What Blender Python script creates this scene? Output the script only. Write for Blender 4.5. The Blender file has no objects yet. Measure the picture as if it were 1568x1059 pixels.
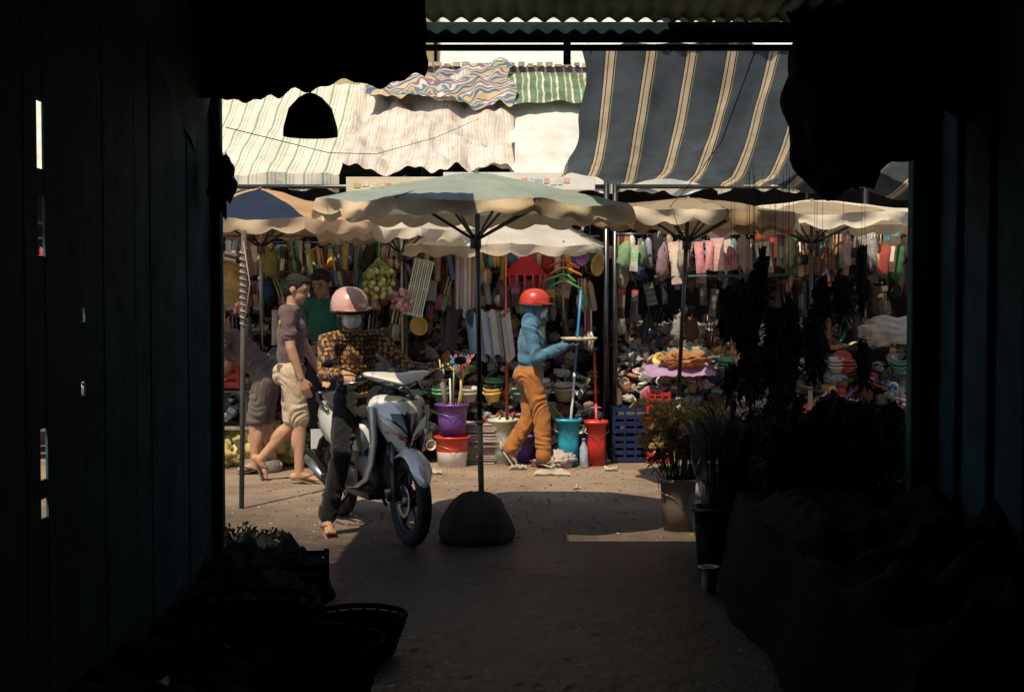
import bpy, math, random
import numpy as np
from mathutils import Vector, Matrix, noise
V=Vector
R=random.Random(11)
pi=math.pi
sc=bpy.context.scene
# ------------------------------------------------------------------ materials
MATS={}
def nd(nt,t,**k):
    n=nt.nodes.new(t)
    for a,b in k.items(): setattr(n,a,b)
    return n
def base_mat(name):
    m=bpy.data.materials.new(name); m.use_nodes=True
    nt=m.node_tree; nt.nodes.clear()
    out=nd(nt,'ShaderNodeOutputMaterial'); p=nd(nt,'ShaderNodeBsdfPrincipled')
    nt.links.new(p.outputs[0],out.inputs[0])
    return m,nt,p,out
def mulmix(nt,a,b):
    mx=nd(nt,'ShaderNodeMix',data_type='RGBA',blend_type='MULTIPLY'); mx.inputs[0].default_value=1
    nt.links.new(a,mx.inputs[6]); nt.links.new(b,mx.inputs[7]); return mx.outputs[2]
def tnoise(nt,scale,detail=4,rough=.6):
    tc=nd(nt,'ShaderNodeTexCoord'); n=nd(nt,'ShaderNodeTexNoise'); n.inputs['Scale'].default_value=scale
    n.inputs['Detail'].default_value=detail; n.inputs['Roughness'].default_value=rough
    nt.links.new(tc.outputs['Object'],n.inputs['Vector']); return n
def ramp(nt,fac,stops,interp='LINEAR'):
    r=nd(nt,'ShaderNodeValToRGB'); cr=r.color_ramp; cr.interpolation=interp
    while len(cr.elements)>1: cr.elements.remove(cr.elements[-1])
    cr.elements[0].position=stops[0][0]; cr.elements[0].color=(*stops[0][1],1)
    for p,c in stops[1:]:
        e=cr.elements.new(p); e.color=(*c,1)
    nt.links.new(fac,r.inputs[0]); return r.outputs[0]
def finish(nt,p,out,colsock,rough,metal=0,bump=0,bs=40,transl=0,coat=0,alpha=1,sheen=0,sss=0,spec=.5,rvar=0):
    nt.links.new(colsock,p.inputs['Base Color'])
    p.inputs['Roughness'].default_value=rough; p.inputs['Metallic'].default_value=metal
    p.inputs['Coat Weight'].default_value=coat; p.inputs['Specular IOR Level'].default_value=spec
    p.inputs['Sheen Weight'].default_value=sheen
    if sss:
        p.inputs['Subsurface Weight'].default_value=sss; p.inputs['Subsurface Radius'].default_value=(.02,.008,.004); p.inputs['Subsurface Scale'].default_value=.5
    if rvar:
        n=tnoise(nt,6); r=ramp(nt,n.outputs[0],[(.3,(rough-rvar,)*3),(.7,(min(1,rough+rvar),)*3)]); nt.links.new(r,p.inputs['Roughness'])
    if bump:
        n=tnoise(nt,bs,5); b=nd(nt,'ShaderNodeBump'); b.inputs['Strength'].default_value=bump; b.inputs['Distance'].default_value=.02
        nt.links.new(n.outputs[0],b.inputs['Height']); nt.links.new(b.outputs[0],p.inputs['Normal'])
    last=p.outputs[0]
    if transl:
        t=nd(nt,'ShaderNodeBsdfTranslucent'); nt.links.new(colsock,t.inputs[0])
        m=nd(nt,'ShaderNodeMixShader'); m.inputs[0].default_value=transl
        nt.links.new(last,m.inputs[1]); nt.links.new(t.outputs[0],m.inputs[2]); last=m.outputs[0]
    if alpha<1:
        t=nd(nt,'ShaderNodeBsdfTransparent'); m=nd(nt,'ShaderNodeMixShader'); m.inputs[0].default_value=1-alpha
        nt.links.new(last,m.inputs[1]); nt.links.new(t.outputs[0],m.inputs[2]); last=m.outputs[0]
    nt.links.new(last,out.inputs[0])
def attr(name,rough,var=.25,vs=8,**k):
    m,nt,p,out=base_mat(name)
    a=nd(nt,'ShaderNodeAttribute',attribute_name='Col')
    n=tnoise(nt,vs)
    r=ramp(nt,n.outputs[0],[(.3,(1-var,)*3),(.65,(1,)*3)])
    finish(nt,p,out,mulmix(nt,a.outputs[0],r),rough,**k); MATS[name]=m
attr('plastic',.35,.2); attr('matte',.85,.3,bump=.2); attr('cloth',.95,.3,14,bump=.4,bs=60,sheen=.15,spec=.2)
attr('metal',.35,.3,10,metal=1,rvar=.1); attr('paint',.25,.08,5,metal=.2,coat=.8); attr('rubber',.75,.3,20,spec=.3)
attr('film',.1,.1,20,alpha=.55,bump=.8,bs=18); attr('thin',.8,.22,6,transl=.45,bump=.25,bs=12,spec=.2)
attr('canopy',.9,.25,3.5,transl=.25,bump=.3,bs=9,spec=.2); attr('sheer_canopy',.9,.25,3.5,transl=.45,bump=.3,bs=9,spec=.2)
attr('glass',.05,0,5,coat=1); attr('skin',.5,.15,20,sss=.12,bump=.05); attr('hair',.6,.4,60,spec=.3,bump=.5,bs=120)
attr('wood',.75,.5,15,bump=.3); attr('concrete',.9,.4,9,bump=.6,bs=25); attr('dark',.9,.5,4,bump=.4,bs=14,spec=.1)
attr('leaf',.55,.5,12,transl=.25,spec=.3); attr('wall',.9,.3,1.5,bump=.2,bs=8); attr('pack',.3,.35,45,spec=.5,bump=.25,bs=30)
def stripes(name,axis,period,off,stops,rough=.9,transl=.4,dirt=.3,distort=0,ds=3):
    m,nt,p,out=base_mat(name)
    tc=nd(nt,'ShaderNodeTexCoord'); s=nd(nt,'ShaderNodeSeparateXYZ'); nt.links.new(tc.outputs['Object'],s.inputs[0])
    src=s.outputs[axis]
    if distort:
        n=tnoise(nt,ds,2); ma=nd(nt,'ShaderNodeMath',operation='MULTIPLY_ADD'); ma.inputs[1].default_value=distort
        nt.links.new(n.outputs[0],ma.inputs[0]); nt.links.new(src,ma.inputs[2]); src=ma.outputs[0]
    a=nd(nt,'ShaderNodeMath',operation='MULTIPLY_ADD'); a.inputs[1].default_value=1/period; a.inputs[2].default_value=-off/period+.5+100
    nt.links.new(src,a.inputs[0])
    f=nd(nt,'ShaderNodeMath',operation='FRACT'); nt.links.new(a.outputs[0],f.inputs[0])
    c=ramp(nt,f.outputs[0],stops,'CONSTANT')
    n=tnoise(nt,5,6); r=ramp(nt,n.outputs[0],[(.3,(1-dirt,1-dirt*1.1,1-dirt*1.3)),(.62,(1,1,1))])
    finish(nt,p,out,mulmix(nt,c,r),rough,transl=transl,bump=.3,bs=20,spec=.2); MATS[name]=m
CR=(.85,.69,.48); GB=(.115,.14,.165); DK=(.03,.035,.045)
stripes('stripe_blue',0,.214,.52,[(0,GB),(.34,DK),(.365,CR),(.43,DK),(.455,CR),(.585,DK),(.61,(.5,.42,.3)),(.64,GB)],transl=.5)
CG=(.84,.81,.70)
stripes('stripe_green',0,.17,0,[(0,CG),(.3,(.3,.48,.34)),(.40,CG),(.55,(.6,.52,.38)),(.59,CG),(.75,(.35,.52,.38)),(.79,CG)],transl=.25,dirt=.18)
stripes('stripe_green_dark',0,.15,0,[(0,(.14,.24,.15)),(.35,(.6,.58,.44)),(.45,(.17,.28,.18)),(.75,(.7,.66,.52)),(.9,(.14,.22,.14))],transl=.1,distort=.05,dirt=.5)
stripes('stripe_mat',0,.09,0,[(0,(.70,.62,.54)),(.35,(.58,.49,.55)),(.5,(.76,.69,.58)),(.7,(.5,.49,.57)),(.8,(.74,.67,.56))],transl=.1,distort=.12,ds=2.5,dirt=.3)
stripes('mat_border',1,.16,0,[(0,(.10,.16,.34)),(.2,(.5,.42,.14)),(.35,(.14,.2,.38)),(.5,(.62,.56,.48)),(.65,(.25,.17,.26)),(.8,(.55,.45,.25))],transl=.05,distort=.35,ds=3,dirt=.4)
stripes('stripe_sack',0,.07,0,[(0,(.66,.54,.24)),(.6,(.6,.45,.16)),(.8,(.3,.42,.22))],transl=.1,distort=.05,dirt=.5)
def batik():
    m,nt,p,out=base_mat('batik'); tc=nd(nt,'ShaderNodeTexCoord'); v=nd(nt,'ShaderNodeTexVoronoi'); v.inputs['Scale'].default_value=34
    v.inputs['Randomness'].default_value=.45
    nt.links.new(tc.outputs['Object'],v.inputs['Vector'])
    c=ramp(nt,v.outputs['Distance'],[(0,(.04,.02,.012)),(.16,(.04,.02,.012)),(.22,(.45,.26,.09)),(.40,(.32,.16,.06)),(.48,(.05,.022,.014))])
    finish(nt,p,out,c,.9,bump=.3,bs=50,sheen=.2,spec=.2); MATS['batik']=m
batik()
def ground_mat():
    m,nt,p,out=base_mat('ground_mat'); L=nt.links.new
    tc=nd(nt,'ShaderNodeTexCoord'); s=nd(nt,'ShaderNodeSeparateXYZ'); L(tc.outputs['Object'],s.inputs[0])
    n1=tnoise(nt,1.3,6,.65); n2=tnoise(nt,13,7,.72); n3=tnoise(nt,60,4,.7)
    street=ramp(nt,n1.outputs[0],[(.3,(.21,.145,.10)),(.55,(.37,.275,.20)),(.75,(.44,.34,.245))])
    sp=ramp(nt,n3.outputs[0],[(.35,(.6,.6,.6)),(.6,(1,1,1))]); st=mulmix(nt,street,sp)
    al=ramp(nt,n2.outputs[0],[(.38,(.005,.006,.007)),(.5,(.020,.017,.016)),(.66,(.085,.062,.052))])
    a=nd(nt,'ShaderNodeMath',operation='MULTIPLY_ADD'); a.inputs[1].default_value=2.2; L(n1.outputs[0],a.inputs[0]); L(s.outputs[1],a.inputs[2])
    mr=nd(nt,'ShaderNodeMapRange'); mr.inputs[1].default_value=9.2; mr.inputs[2].default_value=12.0; L(a.outputs[0],mr.inputs[0])  # dark wet stone colour runs on streetward, painting in the shade there too
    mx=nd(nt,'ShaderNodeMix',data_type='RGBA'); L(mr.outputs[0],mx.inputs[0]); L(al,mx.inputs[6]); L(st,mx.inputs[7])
    L(mx.outputs[2],p.inputs['Base Color'])
    ro=nd(nt,'ShaderNodeMapRange'); ro.inputs[3].default_value=.10; ro.inputs[4].default_value=.8; L(mr.outputs[0],ro.inputs[0])
    rn=nd(nt,'ShaderNodeMath',operation='MULTIPLY_ADD'); rn.inputs[1].default_value=.42; L(n2.outputs[0],rn.inputs[0]); L(ro.outputs[0],rn.inputs[2])
    L(rn.outputs[0],p.inputs['Roughness']); p.inputs['Specular IOR Level'].default_value=.5
    b=nd(nt,'ShaderNodeBump'); b.inputs['Strength'].default_value=.8; b.inputs['Distance'].default_value=.016
    ad=nd(nt,'ShaderNodeMath',operation='ADD'); L(n2.outputs[0],ad.inputs[0]); L(n3.outputs[0],ad.inputs[1]); L(ad.outputs[0],b.inputs['Height']); L(b.outputs[0],p.inputs['Normal'])
    MATS['ground']=m
ground_mat()
# ------------------------------------------------------------------ mesh builder
def frame(d,up=V((0,0,1))):
    d=V(d).normalized()
    if abs(d.dot(up))>.98: up=V((1,0,0))
    a=up.cross(d).normalized(); b=d.cross(a); return a,b
def T(x,y,z): return Matrix.Translation((x,y,z))
def RZ(a): return Matrix.Rotation(a,4,'Z')
def RX(a): return Matrix.Rotation(a,4,'X')
def RY(a): return Matrix.Rotation(a,4,'Y')
class MB:
    def __init__(s): s.v=[];s.f=[];s.c=[];s.m=[];s.sm=[]
    def add(s,vs,fs,col,mat='matte',smooth=True,M=None):
        o=len(s.v)
        if M is not None: vs=[M@V(v) for v in vs]
        s.v+= [tuple(v) for v in vs]
        for k,f in enumerate(fs):
            s.f.append(tuple(i+o for i in f)); s.c.append(col[k] if isinstance(col,list) else col); s.m.append(mat); s.sm.append(smooth)
    def box(s,c,sz,col,mat='matte',M=None):
        x,y,z=[k/2 for k in sz]; vs=[]
        b=min(x,y,z)*.18
        for sx in(-1,1):
            for sy in(-1,1):
                for szz in(-1,1):
                    vs+= [(sx*(x-b),sy*(y-b),szz*z),(sx*(x-b),sy*y,szz*(z-b)),(sx*x,sy*(y-b),szz*(z-b))]
        vs=[V(v)+V(c) for v in vs]
        I=lambda a,b_,c_,k:((a*2+b_)*2+c_)*3+k
        fs=[]
        for q in(0,1):
            o=[(0,0),(1,0),(1,1),(0,1)]
            fs.append([I(a,b_,q,0) for a,b_ in o]); fs.append([I(a,q,b_,1) for a,b_ in o]); fs.append([I(q,a,b_,2) for a,b_ in o])
            for w in(0,1):
                fs.append([I(0,q,w,0),I(1,q,w,0),I(1,q,w,1),I(0,q,w,1)])
                fs.append([I(q,0,w,0),I(q,1,w,0),I(q,1,w,2),I(q,0,w,2)])
                fs.append([I(q,w,0,1),I(q,w,1,1),I(q,w,1,2),I(q,w,0,2)])
        for a in(0,1):
            for b_ in(0,1):
                for c_ in(0,1): fs.append([I(a,b_,c_,0),I(a,b_,c_,1),I(a,b_,c_,2)])
        s.add(vs,fs,col,mat,False,M)
    def loft(s,rings,col,mat='matte',cap=True,closed=True,smooth=True,M=None):
        n=len(rings[0]); vs=[p for r in rings for p in r]; fs=[];cs=[]
        cf=col if callable(col) else (lambda i,j:col)
        for i in range(len(rings)-1):
            for j in range(n if closed else n-1):
                k=(j+1)%n; fs.append((i*n+j,i*n+k,(i+1)*n+k,(i+1)*n+j)); cs.append(cf(i,j))
        if cap and closed:
            fs.append(tuple(range(n))[::-1]); cs.append(cf(0,0)); fs.append(tuple(range((len(rings)-1)*n,len(rings)*n))); cs.append(cf(len(rings)-2,0))
        s.add(vs,fs,cs,mat,smooth,M)
    def tube(s,path,r,col,mat='matte',n=8,cap=True,M=None,flat=1):
        path=[V(p) for p in path]; rs=r if isinstance(r,(list,tuple)) else [r]*len(path)
        rings=[];a=None
        for i,p in enumerate(path):
            d=(path[min(i+1,len(path)-1)]-path[max(i-1,0)])
            if d.length<1e-9: d=V((0,0,1))
            d.normalize()
            if a is None: a,b=frame(d)
            else:
                a=(a-d*a.dot(d)); a=a.normalized() if a.length>1e-6 else frame(d)[0]; b=d.cross(a)
            rings.append([p+(a*math.cos(t)+b*math.sin(t)*flat)*rs[i] for t in [2*pi*k/n for k in range(n)]])
        s.loft(rings,col,mat,cap,M=M)
    def lathe(s,prof,col,mat='plastic',n=20,M=None,cap=False,sq=0,sx=1,sy=1):
        rings=[]
        for r,z in prof:
            ring=[]
            for k in range(n):
                t=2*pi*k/n; c,q=math.cos(t),math.sin(t); e=1
                if sq: e=(1-sq)+sq/max(abs(c),abs(q))
                ring.append(V((r*c*e*sx,r*q*e*sy,z)))
            rings.append(ring)
        s.loft(rings,col,mat,cap,M=M)
    def ell(s,c,r,col,mat='matte',M=None,nu=14,nv=9,nz=0,ns=8,R3=None):
        vs=[];
        for i in range(nv+1):
            th=pi*i/nv
            for j in range(nu):
                ph=2*pi*j/nu; d=V((math.sin(th)*math.cos(ph),math.sin(th)*math.sin(ph),math.cos(th)))
                k=1+ (nz*noise.noise(V(c)*7+d*ns*.3) if nz else 0)
                q=V((d.x*r[0]*k,d.y*r[1]*k,d.z*r[2]*k))
                if R3 is not None: q=R3@q
                vs.append(V(c)+q)
        fs=[(i*nu+j,(i+1)*nu+j,(i+1)*nu+(j+1)%nu,i*nu+(j+1)%nu) for i in range(nv) for j in range(nu)]
        s.add(vs,fs,col,mat,True,M)
    def sheet(s,fn,nu,nv,col,mat='cloth',smooth=True,M=None):
        vs=[fn(i/nu,j/nv) for j in range(nv+1) for i in range(nu+1)]
        fs=[(j*(nu+1)+i,j*(nu+1)+i+1,(j+1)*(nu+1)+i+1,(j+1)*(nu+1)+i) for j in range(nv) for i in range(nu)]
        if callable(col): col=[col((i+.5)/nu,(j+.5)/nv) for j in range(nv) for i in range(nu)]
        s.add(vs,fs,col,mat,smooth,M)
    def torus(s,c,ax,R0,r,col,mat='rubber',n=36,m=10,flat=1):
        ax=V(ax).normalized(); a,b=frame(ax); rings=[]
        for i in range(n):
            t=2*pi*i/n; d=a*math.cos(t)+b*math.sin(t)
            rings.append([V(c)+d*(R0+r*math.cos(q))+ax*r*flat*math.sin(q) for q in [2*pi*k/m for k in range(m)]])
        rings.append(rings[0]); s.loft(rings,col,mat,cap=False)
    def cyl(s,a,b,r,col,mat='matte',n=14,r2=None): s.tube([a,b],[r,r2 if r2 is not None else r],col,mat,n)
    def build(s,name,parent=None,loc=None,rz=0):
        me=bpy.data.meshes.new(name); me.from_pydata(s.v,[],s.f)
        keys=sorted(set(s.m)); 
        for k in keys: me.materials.append(MATS[k])
        ix={k:i for i,k in enumerate(keys)}
        me.polygons.foreach_set('material_index',[ix[k] for k in s.m]); me.polygons.foreach_set('use_smooth',s.sm)
        ca=me.color_attributes.new('Col','FLOAT_COLOR','CORNER')
        arr=[]
        for f,c in zip(s.f,s.c): arr+= [c[0],c[1],c[2],1.0]*len(f)
        ca.data.foreach_set('color',arr); me.update()
        o=bpy.data.objects.new(name,me); sc.collection.objects.link(o)
        if parent: o.parent=parent
        if loc: o.location=loc
        o.rotation_euler[2]=rz
        return o
def empty(name,loc=(0,0,0),rz=0):
    o=bpy.data.objects.new(name,None); o.location=loc; o.rotation_euler[2]=rz; sc.collection.objects.link(o); return o
# ------------------------------------------------------------------ camera, light
cam=bpy.data.cameras.new('camera'); co=bpy.data.objects.new('camera',cam); sc.collection.objects.link(co)
co.location=(0,0,1.55); co.rotation_euler=(math.radians(90-2.21),0,0); cam.lens=50; cam.sensor_width=36; cam.clip_end=2000; cam.clip_start=.05
sc.camera=co
EL=57; AZ=math.radians(-25)
d=V((-math.sin(AZ)*math.cos(math.radians(EL)),math.cos(AZ)*math.cos(math.radians(EL)),-math.sin(math.radians(EL))))
sl=bpy.data.lights.new('sun','SUN'); sl.energy=5; sl.angle=math.radians(.5); sl.color=(1,.85,.61)
so=bpy.data.objects.new('sun',sl); so.rotation_euler=d.to_track_quat('-Z','Y').to_euler(); sc.collection.objects.link(so)
w=bpy.data.worlds.new('World'); sc.world=w; w.use_nodes=True; nt=w.node_tree
sk=nd(nt,'ShaderNodeTexSky',sky_type='NISHITA'); sk.sun_disc=False; sk.sun_elevation=math.radians(EL); sk.sun_rotation=math.atan2(-d.x,-d.y)
bg=nt.nodes['Background']; bg.inputs[1].default_value=.12; nt.links.new(sk.outputs[0],bg.inputs[0])
sc.view_settings.view_transform='Standard'; sc.view_settings.look='None'; sc.view_settings.exposure=0
# ------------------------------------------------------------------ ground
def ground():
    xs=[-400,-40,-8,-3]+[-2.4+i*.025 for i in range(193)]+[3,8,40,400]
    ys=[-400,-40,-5,3]+[4+i*.025 for i in range(225)]+[10,13,40,400]
    vs=[];fs=[]
    for y in ys:
        for x in xs:
            z=0
            if 4<y<9.6 and -2.4<x<2.4:
                fd=max(0,min(1,(8.6-y)/2.6)); 
                e=min(1,(x+2.4)/.3,(2.4-x)/.3,(y-4)/.3); e=max(0,e)
                h=noise.noise(V((x*1.2,y*2.0,0)))*.5
                pt=max(0,min(1,.5+2.2*noise.noise(V((x*1.4,y*1.1,9)))))
                h+=noise.noise(V((x*5,y*11,5)))*.35*pt+noise.noise(V((x*11,y*21,3)))*.42*pt+noise.noise(V((x*24,y*36,3)))*.28
                z=h*.038*fd*e
            vs.append((x,y,z))
    nx=len(xs)
    fs=[(j*nx+i,j*nx+i+1,(j+1)*nx+i+1,(j+1)*nx+i) for j in range(len(ys)-1) for i in range(nx-1)]
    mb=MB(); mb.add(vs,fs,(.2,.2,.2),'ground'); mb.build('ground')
ground()
def litter():
    mb=MB()
    for (x,y,w_,h) in [(.33,12.0,.16,.07),(-.66,12.05,.07,.05),(.85,12.25,.06,.04),(.5,11.1,.03,.02),(-1.1,11.0,.03,.02),(1.3,11.7,.05,.03),(.05,12.35,.08,.05)]:
        a=R.random()*6; ph=R.random()*9
        mb.sheet(lambda u,v:V((x+(u-.5)*2*w_*(1-.3*v)+.02*noise.noise(V((u*5,v*4,ph))),y+(v-.5)*4*h+.3*(u-.5)*w_*math.sin(a),.012+.05*abs(noise.noise(V((u*3+ph,v*3,y)))))),8,6,(.75,.68,.58),'thin')
    for i in range(700):
        x=R.uniform(-2,2.2);y=R.uniform(8.8,12.6); k=R.uniform(.4,1.2)
        mb.ell((x,y,.003),(.012*k,.010*k*R.uniform(.5,1.5),.004),R.choice([(.3,.25,.15),(.12,.14,.05),(.12,.09,.07),(.45,.4,.33),(.2,.15,.1)]),'matte',nu=6,nv=4)
    mb.ell((.42,12.45,.06),(.11,.08,.07),(.8,.7,.65),'thin',nz=1.2,ns=14,nu=22,nv=16); mb.ell((.3,12.5,.04),(.1,.06,.04),(.7,.35,.3),'thin',nz=1.2,ns=14,nu=20,nv=14)
    mb.build('street_litter')
litter()
# ------------------------------------------------------------------ people
class Body:
    def __init__(s): s.p=[]
    def cap(s,a,b,ra,rb,lab): s.p.append(('c',V(a),V(b),ra,rb,lab))
    def ell(s,c,r,lab,M=None): s.p.append(('e',V(c),r,M or Matrix.Identity(3),lab))
def hand(b,w,d,n,th,curl,k=1):
    w=V(w);d=V(d).normalized();n=V(n);n=(n-d*n.dot(d)).normalized();th=V(th);th=(th-d*th.dot(d)-n*th.dot(n)).normalized()
    for i in range(4):
        bs=w+d*(.088-.004*abs(i-1.2))*k+th*(.031-.0205*i)*k
        b.cap(w+th*(.014-.01*i)*k+d*.01,bs,.0155*k,.012*k,'skin')
        L=[(.042,.027,.021),(.046,.03,.022),(.043,.028,.021),(.033,.022,.018)][i]; p=bs; a=.15
        for j in range(3):
            a+=curl*(.9 if j else .6); q=p+(d*math.cos(a)+n*math.sin(a))*L[j]*k
            b.cap(p,q,(.0098-.0006*j)*k,(.0092-.0008*j)*k,'skin'); p=q
    p=w+d*.02*k+th*.022*k; q=p+(th*.62+d*.7+n*.3).normalized()*.045*k; r=q+(d*.9+th*.15+n*(.25+curl*.5)).normalized()*.034*k
    b.cap(p,q,.0155*k,.0115*k,'skin'); b.cap(q,r,.011*k,.009*k,'skin')
def human(name,J,st,loc,rz,parent=None):
    b=Body(); J={k:V(v) for k,v in J.items()}
    k=st.get('k',1); g=st.get('girth',1)
    u=(J['nek']-J['pel']).normalized(); l=(J['shL']-J['shR']); l=(l-u*l.dot(u)).normalized(); f=l.cross(u)
    M=Matrix((f,l,u)).transposed()
    top='top';bot='bottom'
    b.cap(J['shL']*.94+J['shR']*.06,J['shR']*.94+J['shL']*.06,.066*g,.066*g,top)
    b.ell(J['che']+f*.005,(.118*g,.158*g,.19),top,M)
    b.ell(J['che'].lerp(J['nek'],.5)-f*.01,(.085*g,.15*g,.1),top,M)
    b.ell(J['pel'].lerp(J['che'],.45),(.112*g,.143*g,.17),top,M)
    b.cap(J['che'],J['nek']-u*.03,.09*g,.068,top)
    hm=st.get('hem',.03)
    b.ell(J['pel']+u*hm,(.128*g,.165*g,.085),top,M)
    b.ell(J['pel']-u*.03,(.12*g,.158*g,.115),bot,M)
    b.ell(J['pel']-f*.05-u*.05,(.1*g,.14*g,.1),bot,M)
    hu=(J['hed']-J['nek']).normalized() if 'hu' not in J else J['hu'].normalized(); hf=J['hf']; hf=(hf-hu*hf.dot(hu)).normalized(); hl=hu.cross(hf)
    H=Matrix((hf,hl,hu)).transposed(); h=J['hed']
    P=lambda x,y,z:h+H@(V((x,y,z))*k)
    b.cap(J['nek']-u*.04,P(-.02,0,-.05),.056,.052,'skin')
    b.ell(P(-.008,0,.025),(.098*k,.078*k,.098*k),'skin',H); b.ell(P(.022,0,-.045),(.068*k,.062*k,.07*k),'skin',H)
    b.ell(P(.06,0,-.088),(.026*k,.028*k,.022*k),'skin',H)
    if st.get('mask'):
        b.ell(P(.052,0,-.05),(.05*k,.062*k,.058*k),'mask',H); b.cap(P(.07,0,-.02),P(.098,0,-.035),.02,.016,'mask')
    else:
        b.cap(P(.085,0,.012),P(.108,0,-.024),.009*k,.0135*k,'skin'); b.ell(P(.083,0,-.058),(.012*k,.024*k,.0075*k),'lip',H)
    for sgn in(-1,1):
        b.ell(P(.082,sgn*.031,.008),(.0125*k,.0115*k,.0055*k),'eye',H); b.cap(P(.088,sgn*.016,.031),P(.079,sgn*.046,.032),.0045,.004,'hair')
        b.ell(P(-.012,sgn*.08,-.008),(.022*k,.011*k,.033*k),'skin',H)
    b.ell(P(-.024,0,.042),(.098*k,.088*k,.096*k),'hair',H); b.ell(P(-.05,0,-.01),(.06*k,.075*k,.075*k),'hair',H); b.ell(P(.035,0,.088),(.06*k,.065*k,.035*k),'hair',H)
    if st.get('longhair'): b.cap(P(-.07,0,-.02),P(-.1,0,-.16),.05,.03,'hair')
    if st.get('hood'):
        b.ell(P(-.015,0,-.0),(.115*k,.098*k,.135*k),'top',H); b.cap(P(-.03,0,-.08),J['nek']-u*.02,.085,.09,'top')
    for S in 'LR':
        sh,el,wr=J['sh'+S],J['el'+S],J['wr'+S]
        b.cap(sh,el,.05*g,.04,'skin'); b.cap(el,el.lerp(wr,.35),.041,.04,'skin'); b.cap(el.lerp(wr,.3),wr,.04,.027,'skin')
        if st.get('long'):
            b.cap(sh,el,.064*g,.052,top); b.cap(el,wr,.052,.040,top)
        else: b.cap(sh,sh.lerp(el,.62),.064*g,.068*g,top)
        dd=(wr-el).normalized() if 'hd'+S not in J else J['hd'+S]
        s_=1 if S=='L' else -1
        nn=J.get('hn'+S,-l*s_); tt=J.get('ht'+S,f)
        hand(b,wr+dd*.01,dd,nn,tt,st.get('curl',.35),k*.97)
        hp,kn,an,to=J['hp'+S],J['kn'+S],J['an'+S],J['to'+S]
        b.cap(hp,kn,.086*g,.056,'skin'); b.cap(kn,an,.054,.036,'skin')
        bk=(kn-an).cross(l).normalized(); 
        fd=(to-an); fd.z=0
        if bk.dot(fd)>0: bk=-bk
        b.ell(kn.lerp(an,.33)+bk*.02,(.05,.05,.11),'skin',Matrix((frame((an-kn))[0],frame((an-kn))[1],(an-kn).normalized())).transposed())
        if st.get('pants'):
            wd=st['pants']; b.cap(hp,kn,.094*g,.068*wd,bot); b.cap(kn,kn.lerp(an,.9),.068*wd,.062*wd,bot)
        else:
            b.cap(hp,hp.lerp(kn,.9),.102*g,.083*g,bot)
        td=(to-an).normalized(); dn=V((0,0,-1)); dn=(dn-td*dn.dot(td)); 
        he=an-td*.045+(kn-an).normalized()*-.03
        b.cap(he,an+td*.03,.033,.034,'skin'); b.cap(an+td*.02,to-td*.035,.034,.026,'foot')
        sd=td.cross((kn-an)).normalized()
        for q in range(5): b.cap(to-td*.05+sd*(.026-.013*q)*.95,to+sd*(.028-.014*q)-td*(.004*q),.014,.0105 if q else .013,'foot')
    mb=MB()
    for p in b.p:
        if p[0]=='c':
            _,a,c,ra,rb,_l=p; dd=(c-a); L=dd.length; dd=dd.normalized() if L>1e-6 else V((0,0,1))
            path=[];rr=[]
            for t in (80,60,35,12): path.append(a-dd*ra*math.sin(math.radians(t)));rr.append(ra*math.cos(math.radians(t)))
            path+= [a,c];rr+=[ra,rb]
            for t in (12,35,60,80): path.append(c+dd*rb*math.sin(math.radians(t)));rr.append(rb*math.cos(math.radians(t)))
            mb.tube(path,rr,(1,1,1),'skin',n=14)
        else: mb.ell(p[1],p[2],(1,1,1),'skin',R3=p[3],nu=18,nv=12)
    tmp=mb.build('tmp'); md=tmp.modifiers.new('r','REMESH'); md.mode='VOXEL'; md.voxel_size=.007
    sm=tmp.modifiers.new('s','SMOOTH'); sm.factor=.5; sm.iterations=3
    dg=bpy.context.evaluated_depsgraph_get(); me=bpy.data.meshes.new_from_object(tmp.evaluated_get(dg)); bpy.data.objects.remove(tmp)
    me.name=name; n=len(me.vertices); co_=np.empty(n*3,dtype=np.float32); me.vertices.foreach_get('co',co_); co_=co_.reshape(-1,3)
    def classify(X):
        best=np.full(len(X),1e9); lab=np.zeros(len(X),int)
        for i,p in enumerate(b.p):
            if p[0]=='c':
                a=np.array(p[1]);c=np.array(p[2]);ab=c-a;t=np.clip((X-a)@ab/max(1e-9,ab@ab),0,1)
                dd=np.linalg.norm(X-a-t[:,None]*ab,axis=1)-(p[3]+(p[4]-p[3])*t)
            else:
                A=np.array(p[3]); q=(X-np.array(p[1]))@A; r=np.array(p[2]); k0=np.linalg.norm(q/r,axis=1); k1=np.linalg.norm(q/r**2,axis=1)+1e-9; dd=k0*(k0-1)/k1
            if p[-1]=='eye': dd=dd-.002
            if p[-1]=='hair' and p[0]=='e': dd=dd-.002
            m=dd<best; best[m]=dd[m]; lab[m]=i
        return lab
    labs=[p[-1] for p in b.p]
    vl=classify(co_); nr=np.empty(n*3,dtype=np.float32); me.vertices.foreach_get('normal',nr); nr=nr.reshape(-1,3)
    for i in range(n):
        L=labs[vl[i]]
        if L in('top','bottom'):
            q=V(co_[i].tolist()); wv=noise.noise(V((q.x*5,q.y*5,q.z*4)))*2.2
            s_=noise.noise(V((q.x*8,q.y*8,q.z*18+wv*2)))*.012+(abs(math.sin(q.z*30+wv*5+q.x*18))-.5)*.007*max(0,.4+noise.noise(q*4)*1.5)
            co_[i]+=nr[i]*s_
        elif L=='hair':
            q=V(co_[i].tolist()); co_[i]+=nr[i]*noise.noise(q*60)*.007
    me.vertices.foreach_set('co',co_.ravel())
    nf=len(me.polygons); ce=np.empty(nf*3,dtype=np.float32); me.polygons.foreach_get('center',ce); fl=classify(ce.reshape(-1,3))
    me.materials.clear()
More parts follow.
